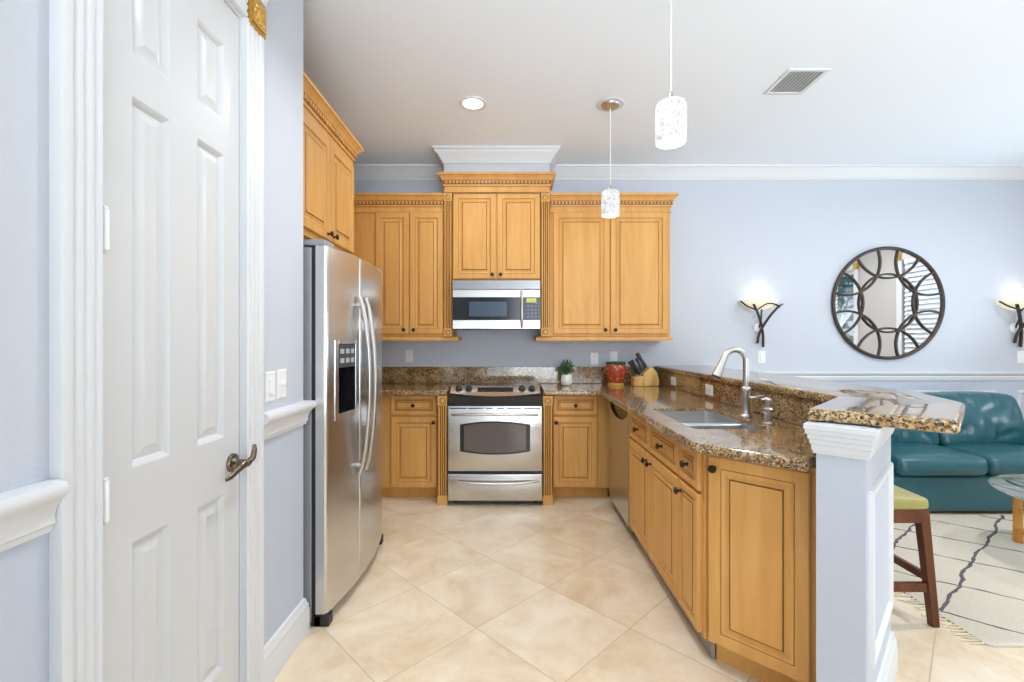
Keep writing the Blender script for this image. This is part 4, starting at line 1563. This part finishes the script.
# oven door with arched window
DZ0, DZ1 = 0.278, 0.792
mb = MB().panel((RX0 + 0.003, RF + 0.012, DZ0), EX, -EY, RX1 - RX0 - 0.006, DZ1 - DZ0, 0.034, [(0, 0.008, 0), (0.003, 0.002, 0), (0.008, 0, 0)])
od = mb.build('oven_door', STEEL, t, ang=30)
yd = RF - 0.022
mb = MB()
for (a, b) in ((-0.355, -0.225), (-0.21, -0.09), (-0.075, -0.02), (0.02, 0.075), (0.09, 0.21), (0.225, 0.355)):
    mb.box(RC + a, RC + b, yd - 0.001, yd + 0.004, 0.768, 0.776)
mb.build('vent_slot', BLACKM, od)


def arched(x0, x1, z0, z1, sag, y, th, n=20):
    """window outline with bulging top and bottom"""
    mb = MB()
    vs, fs = [], []
    for i in range(n + 1):
        s = -1 + 2 * i / n
        x = (x0 + x1) / 2 + s * (x1 - x0) / 2
        bz = sag * (1 - s * s)
        vs += [(x, y - th, z0 - bz), (x, y - th, z1 + bz), (x, y + 0.004, z0 - bz), (x, y + 0.004, z1 + bz)]
    for i in range(n):
        b = i * 4
        fs += [(b, b + 4, b + 5, b + 1), (b + 1, b + 5, b + 7, b + 3), (b + 2, b + 6, b + 4, b)]
    fs += [(0, 1, 3, 2), (n * 4 + 1, n * 4, n * 4 + 2, n * 4 + 3)]
    mb.add(vs, fs)
    return mb


ow = arched(RC - 0.275, RC + 0.275, 0.435, 0.645, 0.026, yd, 0.001).build('window_frame', BLACK, od, smooth=False)
arched(RC - 0.243, RC + 0.243, 0.445, 0.635, 0.024, yd - 0.001, 0.001).build('window_glass', OVENGLASS, ow, smooth=False)


def bar_handle(zc, par, sag):
    pts = []
    for i in range(17):
        s = -1 + i / 8
        pts.append((RC + s * 0.335, yd - 0.012 - 0.03 * (1 - s ** 4), zc + sag * (1 - s * s)))
    mb = MB().tube(pts, 0.0105, 12)
    for sx in (-0.3, 0.3):
        mb.tube([(RC + sx, yd + 0.002, zc + sag * 0.2), (RC + sx, yd - 0.026, zc + sag * 0.2)], 0.008, 10)
    mb.build('handle', CHROME, par)


bar_handle(0.722, od, 0.008)
mb = MB().panel((RX0 + 0.003, RF + 0.012, 0.045), EX, -EY, RX1 - RX0 - 0.006, 0.212, 0.034, [(0, 0.008, 0), (0.003, 0.002, 0), (0.008, 0, 0)])
dr = mb.build('drawer', STEEL, t, ang=30)
bar_handle(0.205, dr, -0.014)

# ------------------------------------------------------------------ ceiling fixtures
def can_light(x, y, label):
    t = thing('recessed_light', (x, y, CEIL), label, 'ceiling light', 'recessed ceiling lights')
    MB().lathe((x, y, CEIL - 0.010), [(0.088, 0.009), (0.094, 0.006), (0.092, 0.0), (0.070, 0.002), (0.066, 0.009)], 36, cap=False).build('trim_ring', WHITE, t)
    MB().lathe((x, y, CEIL - 0.004), [(0.068, 0), (0.068, 0.003)], 30).build('lens', BULB, t)


can_light(CANS_AND_FILLS[0][0], CANS_AND_FILLS[0][1], 'round lit recessed light in the ceiling before the stove')


def pendant(x, y, label, power, zb=2.150):
    t = thing('pendant_lamp', (x, y, CEIL), label, 'pendant lamp', 'pendant lamps over the peninsula')
    MB().lathe((x, y, CEIL), [(0.088, -0.0005), (0.094, -0.004), (0.09, -0.008), (0.07, -0.008)], 36).build('trim_ring', WHITE, t)
    MB().lathe((x, y, CEIL - 0.008), [(0.012, -0.022), (0.03, -0.02), (0.058, -0.010), (0.064, 0)], 32).build('canopy', CHROME, t)
    MB().tube([(x, y, CEIL - 0.026), (x, y, zb + 0.19)], 0.0028, 8).build('cord', WHITEP, t)
    MB().lathe((x, y, zb + 0.171), [(0.024, 0), (0.022, 0.006), (0.012, 0.012), (0.008, 0.03), (0.004, 0.04)], 20).build('cap', CHROME, t)
    prof = [(0.056, 0.0), (0.060, 0.002), (0.061, 0.01), (0.062, 0.09), (0.061, 0.150), (0.057, 0.160), (0.047, 0.168), (0.024, 0.173)]
    MB().lathe((x, y, zb), prof, 36, cap=False).build('lamp_shade', LAMP, t)
    MB().lathe((x, y, zb + 0.003), [(0.054, 0), (0.056, 0.003), (0.054, 0.006)], 30).build('bulb', BULB, t)
    point_light('pendant_light', (x, y, zb - 0.05), power, (1.0, 0.95, 0.87), 0.05)


pendant(0.668, 3.125, 'white marbled pendant lamp hanging before the wide wall cabinet', 2)
pendant(0.648, 1.875, 'white marbled pendant lamp seen against the ceiling, its cord running out of view', 3, 2.105)
# air vent
t = thing('ceiling_vent', (1.76, 2.855, CEIL), 'white rectangular air vent in the ceiling', 'air vent')
vx0, vx1, vy0, vy1 = 1.635, 1.885, 2.715, 2.995
mb = MB()
mb.box(vx0, vx1, vy0, vy0 + 0.025, CEIL - 0.008, CEIL)
mb.box(vx0, vx1, vy1 - 0.025, vy1, CEIL - 0.008, CEIL)
mb.box(vx0, vx0 + 0.025, vy0 + 0.025, vy1 - 0.025, CEIL - 0.008, CEIL)
mb.box(vx1 - 0.025, vx1, vy0 + 0.025, vy1 - 0.025, CEIL - 0.008, CEIL)
mb.build('frame', WHITE, t, bev=0.002)
MB().box(vx0 + 0.02, vx1 - 0.02, vy0 + 0.02, vy1 - 0.02, CEIL - 0.0015, CEIL - 0.0005).build('backing', LIGHTGREY, t)
mb = MB()
for i in range(9):
    x = vx0 + 0.036 + i * 0.0225
    mb.add([(x, vy0 + 0.025, CEIL - 0.009), (x, vy1 - 0.03, CEIL - 0.009), (x + 0.012, vy1 - 0.03, CEIL - 0.003), (x + 0.012, vy0 + 0.025, CEIL - 0.003),
            (x, vy0 + 0.025, CEIL - 0.0075), (x, vy1 - 0.03, CEIL - 0.0075), (x + 0.012, vy1 - 0.03, CEIL - 0.0015), (x + 0.012, vy0 + 0.025, CEIL - 0.0015)],
           [(3, 2, 1, 0), (4, 5, 6, 7), (0, 1, 5, 4), (1, 2, 6, 5), (2, 3, 7, 6), (3, 0, 4, 7)])
mb.build('slats', WHITE, t, smooth=False)

# ------------------------------------------------------------------ round mirror
mx, mz, MR = 3.478, 1.650, 0.508
t = thing('round_mirror', (mx, WALL_Y, mz), 'round wall mirror overlaid with dark interlocking metal arcs', 'mirror')
MB().lathe((mx, WALL_Y - 0.001, mz), [(MR - 0.01, 0), (MR - 0.01, 0.012)], 72, 0, '-y').build('glass', MIRROR, t)
mb = MB()
pts = [(mx + MR * math.cos(2 * math.pi * i / 72), WALL_Y - 0.018, mz + MR * math.sin(2 * math.pi * i / 72)) for i in range(73)]
mb.tube(pts, 0.016, 10, cap=False)
mb.build('rim', IRON, t)
mb = MB()
Ri = 0.53 * MR
pts = [(mx + Ri * math.cos(2 * math.pi * i / 72), WALL_Y - 0.022, mz + Ri * math.sin(2 * math.pi * i / 72)) for i in range(73)]
mb.tube(pts, 0.0085, 8, cap=False)
mb.build('inner_ring', IRON, t)
for k in range(8):
    a = k * math.pi / 4
    cxk, czk = 1.06 * MR * math.cos(a), 1.06 * MR * math.sin(a)
    rk = 0.605 * MR
    pts = []
    for i in range(61):
        b = a + math.pi - R(82) + R(164) * i / 60
        px, pz2 = cxk + rk * math.cos(b), czk + rk * math.sin(b)
        if math.hypot(px, pz2) < MR * 0.99:
            pts.append((mx + px, WALL_Y - 0.02, mz + pz2))
    MB().tube(pts, 0.0095, 8).build('arc', IRON, t)

# ------------------------------------------------------------------ wall sconces
def make_sconce(x, label):
    z = 1.30
    yw = WALL_Y
    t = thing('wall_sconce', (x, yw, z), label, 'wall sconce', 'sconces either side of the mirror')
    # half-bowl glass
    mb = MB()
    prof = [(0.02, 0.285), (0.06, 0.292), (0.11, 0.312), (0.15, 0.338), (0.172, 0.366), (0.176, 0.374), (0.170, 0.374), (0.146, 0.344), (0.10, 0.318), (0.05, 0.30)]
    vs, fs = [], []
    n = 20
    for r, h in prof:
        for k in range(n + 1):
            th = math.pi + math.pi * k / n
            vs.append((x + r * math.cos(th), yw - 0.003 + 0.8 * r * math.sin(th), z + h))
    m = n + 1
    for i in range(len(prof) - 1):
        for k in range(n):
            fs.append((i * m + k, i * m + k + 1, (i + 1) * m + k + 1, (i + 1) * m + k))
    mb.add(vs, fs)
    mb.build('glass_bowl', SCONCEG, t)
    # crossing iron straps
    def strap(pts, r):
        sm = []
        P = [Vector(p) for p in pts]
        for i in range(len(P) - 1):
            p0, p1, p2, p3 = P[max(0, i - 1)], P[i], P[i + 1], P[min(len(P) - 1, i + 2)]
            for k in range(6):
                s = k / 6
                sm.append(0.5 * ((2 * p1) + (p2 - p0) * s + (2 * p0 - 5 * p1 + 4 * p2 - p3) * s * s + (3 * p1 - p0 - 3 * p2 + p3) * s ** 3))
        sm.append(P[-1])
        return MB().tube([tuple(p) for p in sm], r, 8, flat=(1.3, 0.7)).build('strap', IRON, t)
    strap([(x + 0.03, yw - 0.03, z - 0.055), (x + 0.015, yw - 0.05, z + 0.08), (x - 0.04, yw - 0.09, z + 0.22), (x - 0.11, yw - 0.13, z + 0.33)], 0.013)
    strap([(x - 0.022, yw - 0.03, z - 0.02), (x - 0.012, yw - 0.05, z + 0.08), (x + 0.05, yw - 0.10, z + 0.22), (x + 0.12, yw - 0.12, z + 0.31), (x + 0.185, yw - 0.06, z + 0.335)], 0.012)
    strap([(x - 0.185, yw - 0.05, z + 0.365), (x - 0.15, yw - 0.10, z + 0.315), (x - 0.08, yw - 0.145, z + 0.275)], 0.012)
    strap([(x - 0.08, yw - 0.145, z + 0.285), (x, yw - 0.165, z + 0.335), (x + 0.09, yw - 0.14, z + 0.325), (x + 0.13, yw - 0.115, z + 0.305)], 0.009)
    MB().lathe((x, yw - 0.001, z + 0.12), [(0.045, 0), (0.045, 0.012), (0.03, 0.02)], 24, 0, '-y').build('wall_plate', WHITEP, t)
    MB().tube([(x, yw - 0.015, z + 0.12), (x, yw - 0.05, z + 0.2), (x, yw - 0.06, z + 0.29)], 0.008, 8).build('stem', IRON, t)
    MB().lathe((x, yw - 0.07, z + 0.315), [(0.012, 0), (0.02, 0.02), (0.026, 0.04), (0.018, 0.062), (0.006, 0.07)], 16).build('bulb', SBULB, t)
    point_light('sconce_light', (x, yw - 0.07, z + 0.46), 0.3, (1.0, 0.95, 0.84), 0.03)
    return t


make_sconce(2.285, 'dark iron wall sconce with a lit cream bowl, left of the round mirror')
make_sconce(4.655, 'dark iron wall sconce with a lit cream bowl, cut by the right edge')

# ------------------------------------------------------------------ counter items
px_, py_ = 0.485, 4.085
t = thing('potted_plant', (px_, py_, CT), 'small bushy green plant in a round white pot', 'potted plant')
MB().lathe((px_, py_, CT + 0.0005), [(0.030, 0), (0.042, 0.006), (0.051, 0.03), (0.053, 0.055), (0.048, 0.09), (0.046, 0.096), (0.041, 0.096), (0.040, 0.085), (0.01, 0.083)], 28).build('pot', CERAMIC, t)
mb = MB()
for k in range(230):
    th = random.uniform(0, 6.283)
    el = random.uniform(-0.15, 1.5)
    rr = random.uniform(0.03, 0.085)
    p = Vector((px_ + rr * math.cos(th) * math.cos(el) * 0.95, py_ + rr * math.sin(th) * math.cos(el) * 0.9, CT + 0.115 + rr * math.sin(el) * 1.25))
    a = (p - Vector((px_, py_, CT + 0.09))).normalized() * random.uniform(0.014, 0.024)
    b = a.cross(Vector((random.gauss(0, 1), random.gauss(0, 1), random.gauss(0, 1)))).normalized() * 0.007
    mb.add([p - a * 0.6, p + b, p + a, p - b], [(0, 1, 2, 3)])
mb.build('foliage', LEAF, t, smooth=False)
mb = MB()
for k in range(10):
    th = k * 0.63
    mb.tube([(px_, py_, CT + 0.085), (px_ + 0.03 * math.cos(th), py_ + 0.03 * math.sin(th), CT + 0.13), (px_ + 0.055 * math.cos(th), py_ + 0.055 * math.sin(th), CT + 0.165)], 0.0018, 5)
mb.tube([(px_, py_, CT + 0.1), (px_ + 0.02, py_, CT + 0.19), (px_ + 0.035, py_, CT + 0.235)], 0.002, 5)
mb.build('stems', LEAF, t)
jx, jy = 0.925, 4.10
t = thing('ceramic_jar', (jx, jy, CT), 'red-orange painted ceramic jar with a dark green rim', 'jar')
MB().lathe((jx, jy, CT + 0.022), [(0.063, 0), (0.073, 0.03), (0.085, 0.075), (0.093, 0.12), (0.090, 0.148), (0.078, 0.166)], 36, cap=False).build('body', POTRED, t)
tag(MB().lathe((jx, jy, CT + 0.0005), [(0.068, 0), (0.071, 0.008), (0.070, 0.022), (0.066, 0.0225)], 36).build('foot_ring', POTYEL, t), 'yellow glazed foot ring')
tag(MB().lathe((jx, jy, CT + 0.185), [(0.078, 0), (0.086, 0.006), (0.088, 0.018), (0.083, 0.024), (0.072, 0.022), (0.06, 0.005), (0.01, 0.0)], 36).build('rim', POTGREEN, t), 'dark green rim')
# knife block
kx, ky = 1.165, 4.065
t = thing('knife_block', (kx, ky, CT), 'slanted light wood knife block holding black-handled knives', 'knife block')


def xz_prism(pl, y0, y1):
    mb = MB()
    n = len(pl)
    vs = [(p[0], y0, CT + p[1]) for p in pl] + [(p[0], y1, CT + p[1]) for p in pl]
    fs = [tuple(range(n)), tuple(range(2 * n - 1, n - 1, -1))]
    for i in range(n):
        j = (i + 1) % n
        fs.append((j, i, n + i, n + j))
    mb.add(vs, fs)
    return mb


xz_prism([(1.155, 0.0005), (1.282, 0.0005), (1.288, 0.05), (1.268, 0.11), (1.236, 0.160), (1.212, 0.166), (1.150, 0.108)], ky - 0.05, ky + 0.06).build('body', BLOCKW, t, bev=0.006)
xz_prism([(1.062, 0.0005), (1.154, 0.0005), (1.150, 0.090), (1.066, 0.078)], ky - 0.05, ky + 0.06).build('front_block', BLOCKW, t, bev=0.004)
kd = Vector((-0.52, 0, 0.85)).normalized()
KN = [((1.188, 0.143), -0.022, 0.165, 0.0155, 'longest black-handled knife, highest in the block'),
      ((1.172, 0.128), 0.030, 0.125, 0.012, 'black-handled knife behind the longest one in the block'),
      ((1.135, 0.088), -0.034, 0.160, 0.0115, 'black-handled knife at the left front of the block'),
      ((1.112, 0.085), 0.0, 0.145, 0.011, 'black-handled knife in the middle of the low front row'),
      ((1.128, 0.087), 0.035, 0.135, 0.0105, 'black-handled knife at the rear of the low front row'),
      ((1.158, 0.116), -0.036, 0.09, 0.012, 'short black-handled knife below the longest one')]
for (sx, sz), dy, L, r, lb in KN:
    b = Vector((sx, ky + dy, CT + sz + 0.001)) + kd * 0.006
    k = thing('kitchen_knife', tuple(b), lb, 'knife', 'knives in the block')
    MB().tube([b + kd * 0.012, b + kd * (0.03 + 0.1 * L), b + kd * (L * 0.6), b + kd * (L * 0.92), b + kd * L], [r * 0.85, r * 1.0, r * 0.85, r * 1.1, r * 0.7], 10, flat=(0.75, 1.15)).build('handle', BLACKM, k)
    MB().tube([b, b + kd * 0.014], [r * 0.55, r * 0.75], 8, flat=(0.4, 1.2)).build('bolster', CHROME, k)

# ------------------------------------------------------------------ sofa
SX0, SX1, SYF = 2.62, 4.52, 3.395
t = thing('sofa', (3.55, 3.85, 0), 'teal leather two-seat sofa against the back wall', 'sofa')
AW = 0.24
mb = MB().rbox(((SX0 + SX1) / 2, (SYF + 0.04 + 4.17) / 2, 0.155), ((SX1 - SX0) / 2 - 0.02, (4.17 - SYF - 0.04) / 2, 0.135), 0.03)
mb.build('base', TEAL, t)
for ax in (SX0 + AW / 2, SX1 - AW / 2):
    mb = MB().rbox((ax, 3.82, 0.31), (AW / 2, 0.375, 0.29), 0.09, 6, 0.01)
    mb.build('arm', TEAL, t)
sx = [SX0 + AW + 0.005, 3.545, SX1 - AW - 0.005]
mid = (sx[0] + sx[2]) / 2
mid = 3.545
for a, b in ((sx[0], mid - 0.004), (mid + 0.004, sx[2])):
    mb = MB().rbox(((a + b) / 2, 3.66, 0.365), ((b - a) / 2, 0.265, 0.075), 0.055, 8, 0.03, 0.02)
    mb.build('seat_cushion', TEAL, t)
MB().rbox(((SX0 + SX1) / 2, 4.10, 0.455), ((SX1 - SX0) / 2 - 0.06, 0.085, 0.29), 0.06).build('backrest', TEAL, t)


def crease(amp, seed):
    rn = random.Random(seed)
    cs = [(rn.uniform(-0.3, 0.3), rn.uniform(-0.15, 0.2), rn.uniform(0, 6.28), rn.uniform(0.06, 0.12)) for _ in range(9)]

    def f(w):
        lean = 0.22 * (w.z + 0.2)
        w.y += lean
        if w.z > 0:
            w.x *= 1 - 0.10 * (w.z / 0.24) ** 2
        for (ax, az, th, sg) in cs:
            d = (w.x - ax) * math.cos(th) + (w.z - az) * math.sin(th)
            e = (w.x - ax) * -math.sin(th) + (w.z - az) * math.cos(th)
            w.y += amp * math.exp(-(d / 0.025) ** 2) * math.exp(-(e / sg) ** 2)
        return w
    return f


for i, (a, b) in enumerate(((sx[0], mid - 0.006), (mid + 0.006, sx[2]))):
    mb = MB().rbox(((a + b) / 2, 3.875, 0.634), ((b - a) / 2, 0.10, 0.212), 0.05, 22, 0.02, 0.06, crease(0.02, 4 + i))
    mb.build('back_cushion', TEAL, t)
for lx in (SX0 + 0.1, SX1 - 0.1):
    for ly_ in (SYF + 0.1, 4.1):
        MB().lathe((lx, ly_, 0.0), [(0.022, 0), (0.026, 0.022)], 12).build('foot', BLACKM, t)

# ------------------------------------------------------------------ rug
RGX0, RGX1, RGY0, RGY1 = 2.02, 5.0, 1.95, 3.415
t = thing('area_rug', ((RGX0 + RGX1) / 2, (RGY0 + RGY1) / 2, 0), 'cream shaggy rug with thin dark diamond lines', 'rug')
mb = MB().prism(fillet([(RGX0, RGY0), (RGX1, RGY0), (RGX1, RGY1), (RGX0, RGY1)], [0.03] * 4), [(0, 0.0005), (0, 0.009), (0.006, 0.013)])
mb.build('pile', CREAM, t)


def yarn(p0, p1, r, wob, seed, gaps=False):
    rn = random.Random(seed)
    p0, p1 = Vector(p0), Vector(p1)
    L = (p1 - p0).length
    n = max(4, int(L / 0.04))
    d = (p1 - p0).normalized()
    nrm = Vector((-d.y, d.x))
    ph, ph2 = rn.uniform(0, 6), rn.uniform(0, 6)
    seg, segs = [], []
    for i in range(n + 1):
        s = i / n
        w = wob * (math.sin(s * L * 6 + ph) * 0.6 + math.sin(s * L * 17 + ph2) * 0.4) + rn.uniform(-1, 1) * wob * 0.35
        p = p0 + (p1 - p0) * s + nrm * w
        if RGX0 + 0.01 < p.x < RGX1 - 0.01 and RGY0 + 0.01 < p.y < RGY1 - 0.01:
            seg.append((p.x, p.y, 0.0118))
        else:
            if len(seg) > 1:
                segs.append(seg)
            seg = []
    if len(seg) > 1:
        segs.append(seg)
    mb = MB()
    for sg in segs:
        mb.tube(sg, [r * rn.uniform(0.7, 1.25) for _ in sg], 6, flat=(1, 0.45))
    if segs:
        tag(mb.build('stripe', YARN, t), 'dark grey woven stripe')


# thick stripes (run away to the right) and thin ones (run towards the viewer)
td = Vector((1.53, 1.15)).normalized()
for k, (bx, by) in enumerate(((2.03, 2.19), (2.03, 2.62), (2.75, 1.96), (3.5, 1.96))):
    b = Vector((bx, by))
    yarn(b - td * 0.02, b + td * 2.6, 0.0095, 0.014, 11 + k)
sd = Vector((0.80, -0.60)).normalized()
for k, (bx, by) in enumerate(((2.03, 2.19), (2.03, 2.66), (2.03, 3.17), (2.255, 3.44), (2.82, 3.44), (3.38, 3.44))):
    b = Vector((bx, by))
    yarn(b, b + sd * 2.9, 0.0068, 0.010, 41 + k)
mb = MB()
rn = random.Random(3)
y = RGY0 + 0.02
while y < RGY1 - 0.02:
    L = rn.uniform(0.05, 0.09)
    e = rn.uniform(-0.03, 0.03)
    mb.tube([(RGX0 + 0.002, y, 0.006), (RGX0 - L * 0.5, y + e * 0.4, 0.004), (RGX0 - L, y + e, 0.003)], [0.004, 0.0035, 0.002], 5)
    y += rn.uniform(0.012, 0.024)
mb.build('fringe', FRINGE, t)

# ------------------------------------------------------------------ coffee table
tx, ty, tr = 3.34, 2.53, 0.50
t = thing('coffee_table', (tx, ty, 0.013), 'round glass coffee table on bamboo legs, cut by the right edge', 'coffee table')
MB().lathe((tx, ty, 0.412), [(tr - 0.006, 0), (tr, 0.004), (tr, 0.010), (tr - 0.006, 0.014)], 72).build('tabletop', TABGLASS, t)
for ax, ay in ((-0.10, 0.416), (0.10, -0.416), (0.416, 0.10), (-0.416, -0.10)):
    pts, rads = [], []
    for (z, r) in ((0.0168, 0.024), (0.03, 0.026), (0.10, 0.023), (0.105, 0.027), (0.112, 0.023), (0.23, 0.023), (0.235, 0.027), (0.242, 0.023), (0.35, 0.023), (0.355, 0.027), (0.362, 0.023), (0.411, 0.025)):
        pts.append((tx + ax, ty + ay, z))
        rads.append(r)
    MB().tube(pts, rads, 14).build('leg', BAMBOO, t)
for (a, b) in (((-0.10, 0.416), (0.10, -0.416)), ((0.416, 0.10), (-0.416, -0.10))):
    dz = 0.085 if a[0] < 0 else 0.125
    MB().tube([(tx + a[0], ty + a[1], dz), (tx, ty, dz), (tx + b[0], ty + b[1], dz)], 0.018, 12).build('stretcher', BAMBOO, t)

# ------------------------------------------------------------------ bar stool
bx0, bx1, by0, by1 = 1.585, 1.905, 2.10, 2.54
t = thing('bar_stool', ((bx0 + bx1) / 2, (by0 + by1) / 2, 0), 'dark wood backless stool with a yellow-green seat at the bar', 'stool')
MB().rbox(((bx0 + bx1) / 2, (by0 + by1) / 2, 0.553), ((bx1 - bx0) / 2 + 0.004, (by1 - by0) / 2 + 0.004, 0.028), 0.02, 10, 0.034).build('seat', GREENSEAT, t)
mb = MB()
zt, zb = 0.528, 0.468
mb.box(bx0, bx1, by0, by0 + 0.025, zb, zt)
mb.box(bx0, bx1, by1 - 0.025, by1, zb, zt)
mb.box(bx0, bx0 + 0.025, by0 + 0.025, by1 - 0.025, zb, zt)
mb.box(bx1 - 0.025, bx1, by0 + 0.025, by1 - 0.025, zb, zt)
mb.build('seat_frame', WALNUT, t, bev=0.002)
lw = 0.04


def leg_pts(cx_, cy_, sx_, sy_, z):
    s = (0.528 - z) / 0.528
    return cx_ + sx_ * 0.040 * s, cy_ + sy_ * 0.02 * s


for cx_, sx_ in ((bx0 + lw / 2, -1), (bx1 - lw / 2, 1)):
    for cy_, sy_ in ((by0 + lw / 2, -1), (by1 - lw / 2, 1)):
        mb = MB()
        vs = []
        for z, hw in ((0.0, 0.016), (0.528, 0.021)):
            a, b = leg_pts(cx_, cy_, sx_, sy_, z)
            vs += [(a - hw, b - hw, z), (a + hw, b - hw, z), (a + hw, b + hw, z), (a - hw, b + hw, z)]
        mb.add(vs, [(3, 2, 1, 0), (4, 5, 6, 7), (0, 1, 5, 4), (1, 2, 6, 5), (2, 3, 7, 6), (3, 0, 4, 7)])
        mb.build('leg', WALNUT, t, bev=0.002)
z = 0.175
xl, yl = leg_pts(bx0 + lw / 2, by0 + lw / 2, -1, -1, z)
xr, yr = leg_pts(bx1 - lw / 2, by1 - lw / 2, 1, 1, z)
MB().box(xl, xr, yl - 0.011, yl + 0.011, z - 0.02, z + 0.02).build('stretcher', WALNUT, t, bev=0.002)
MB().box(xl, xr, yr - 0.011, yr + 0.011, z - 0.02, z + 0.02).build('stretcher', WALNUT, t, bev=0.002)
MB().box(xr - 0.011, xr + 0.011, yl, yr, z + 0.02, z + 0.055).build('stretcher', WALNUT, t, bev=0.002)
MB().box(xl - 0.011, xl + 0.011, yl, yr, z + 0.02, z + 0.055).build('stretcher', WALNUT, t, bev=0.002)
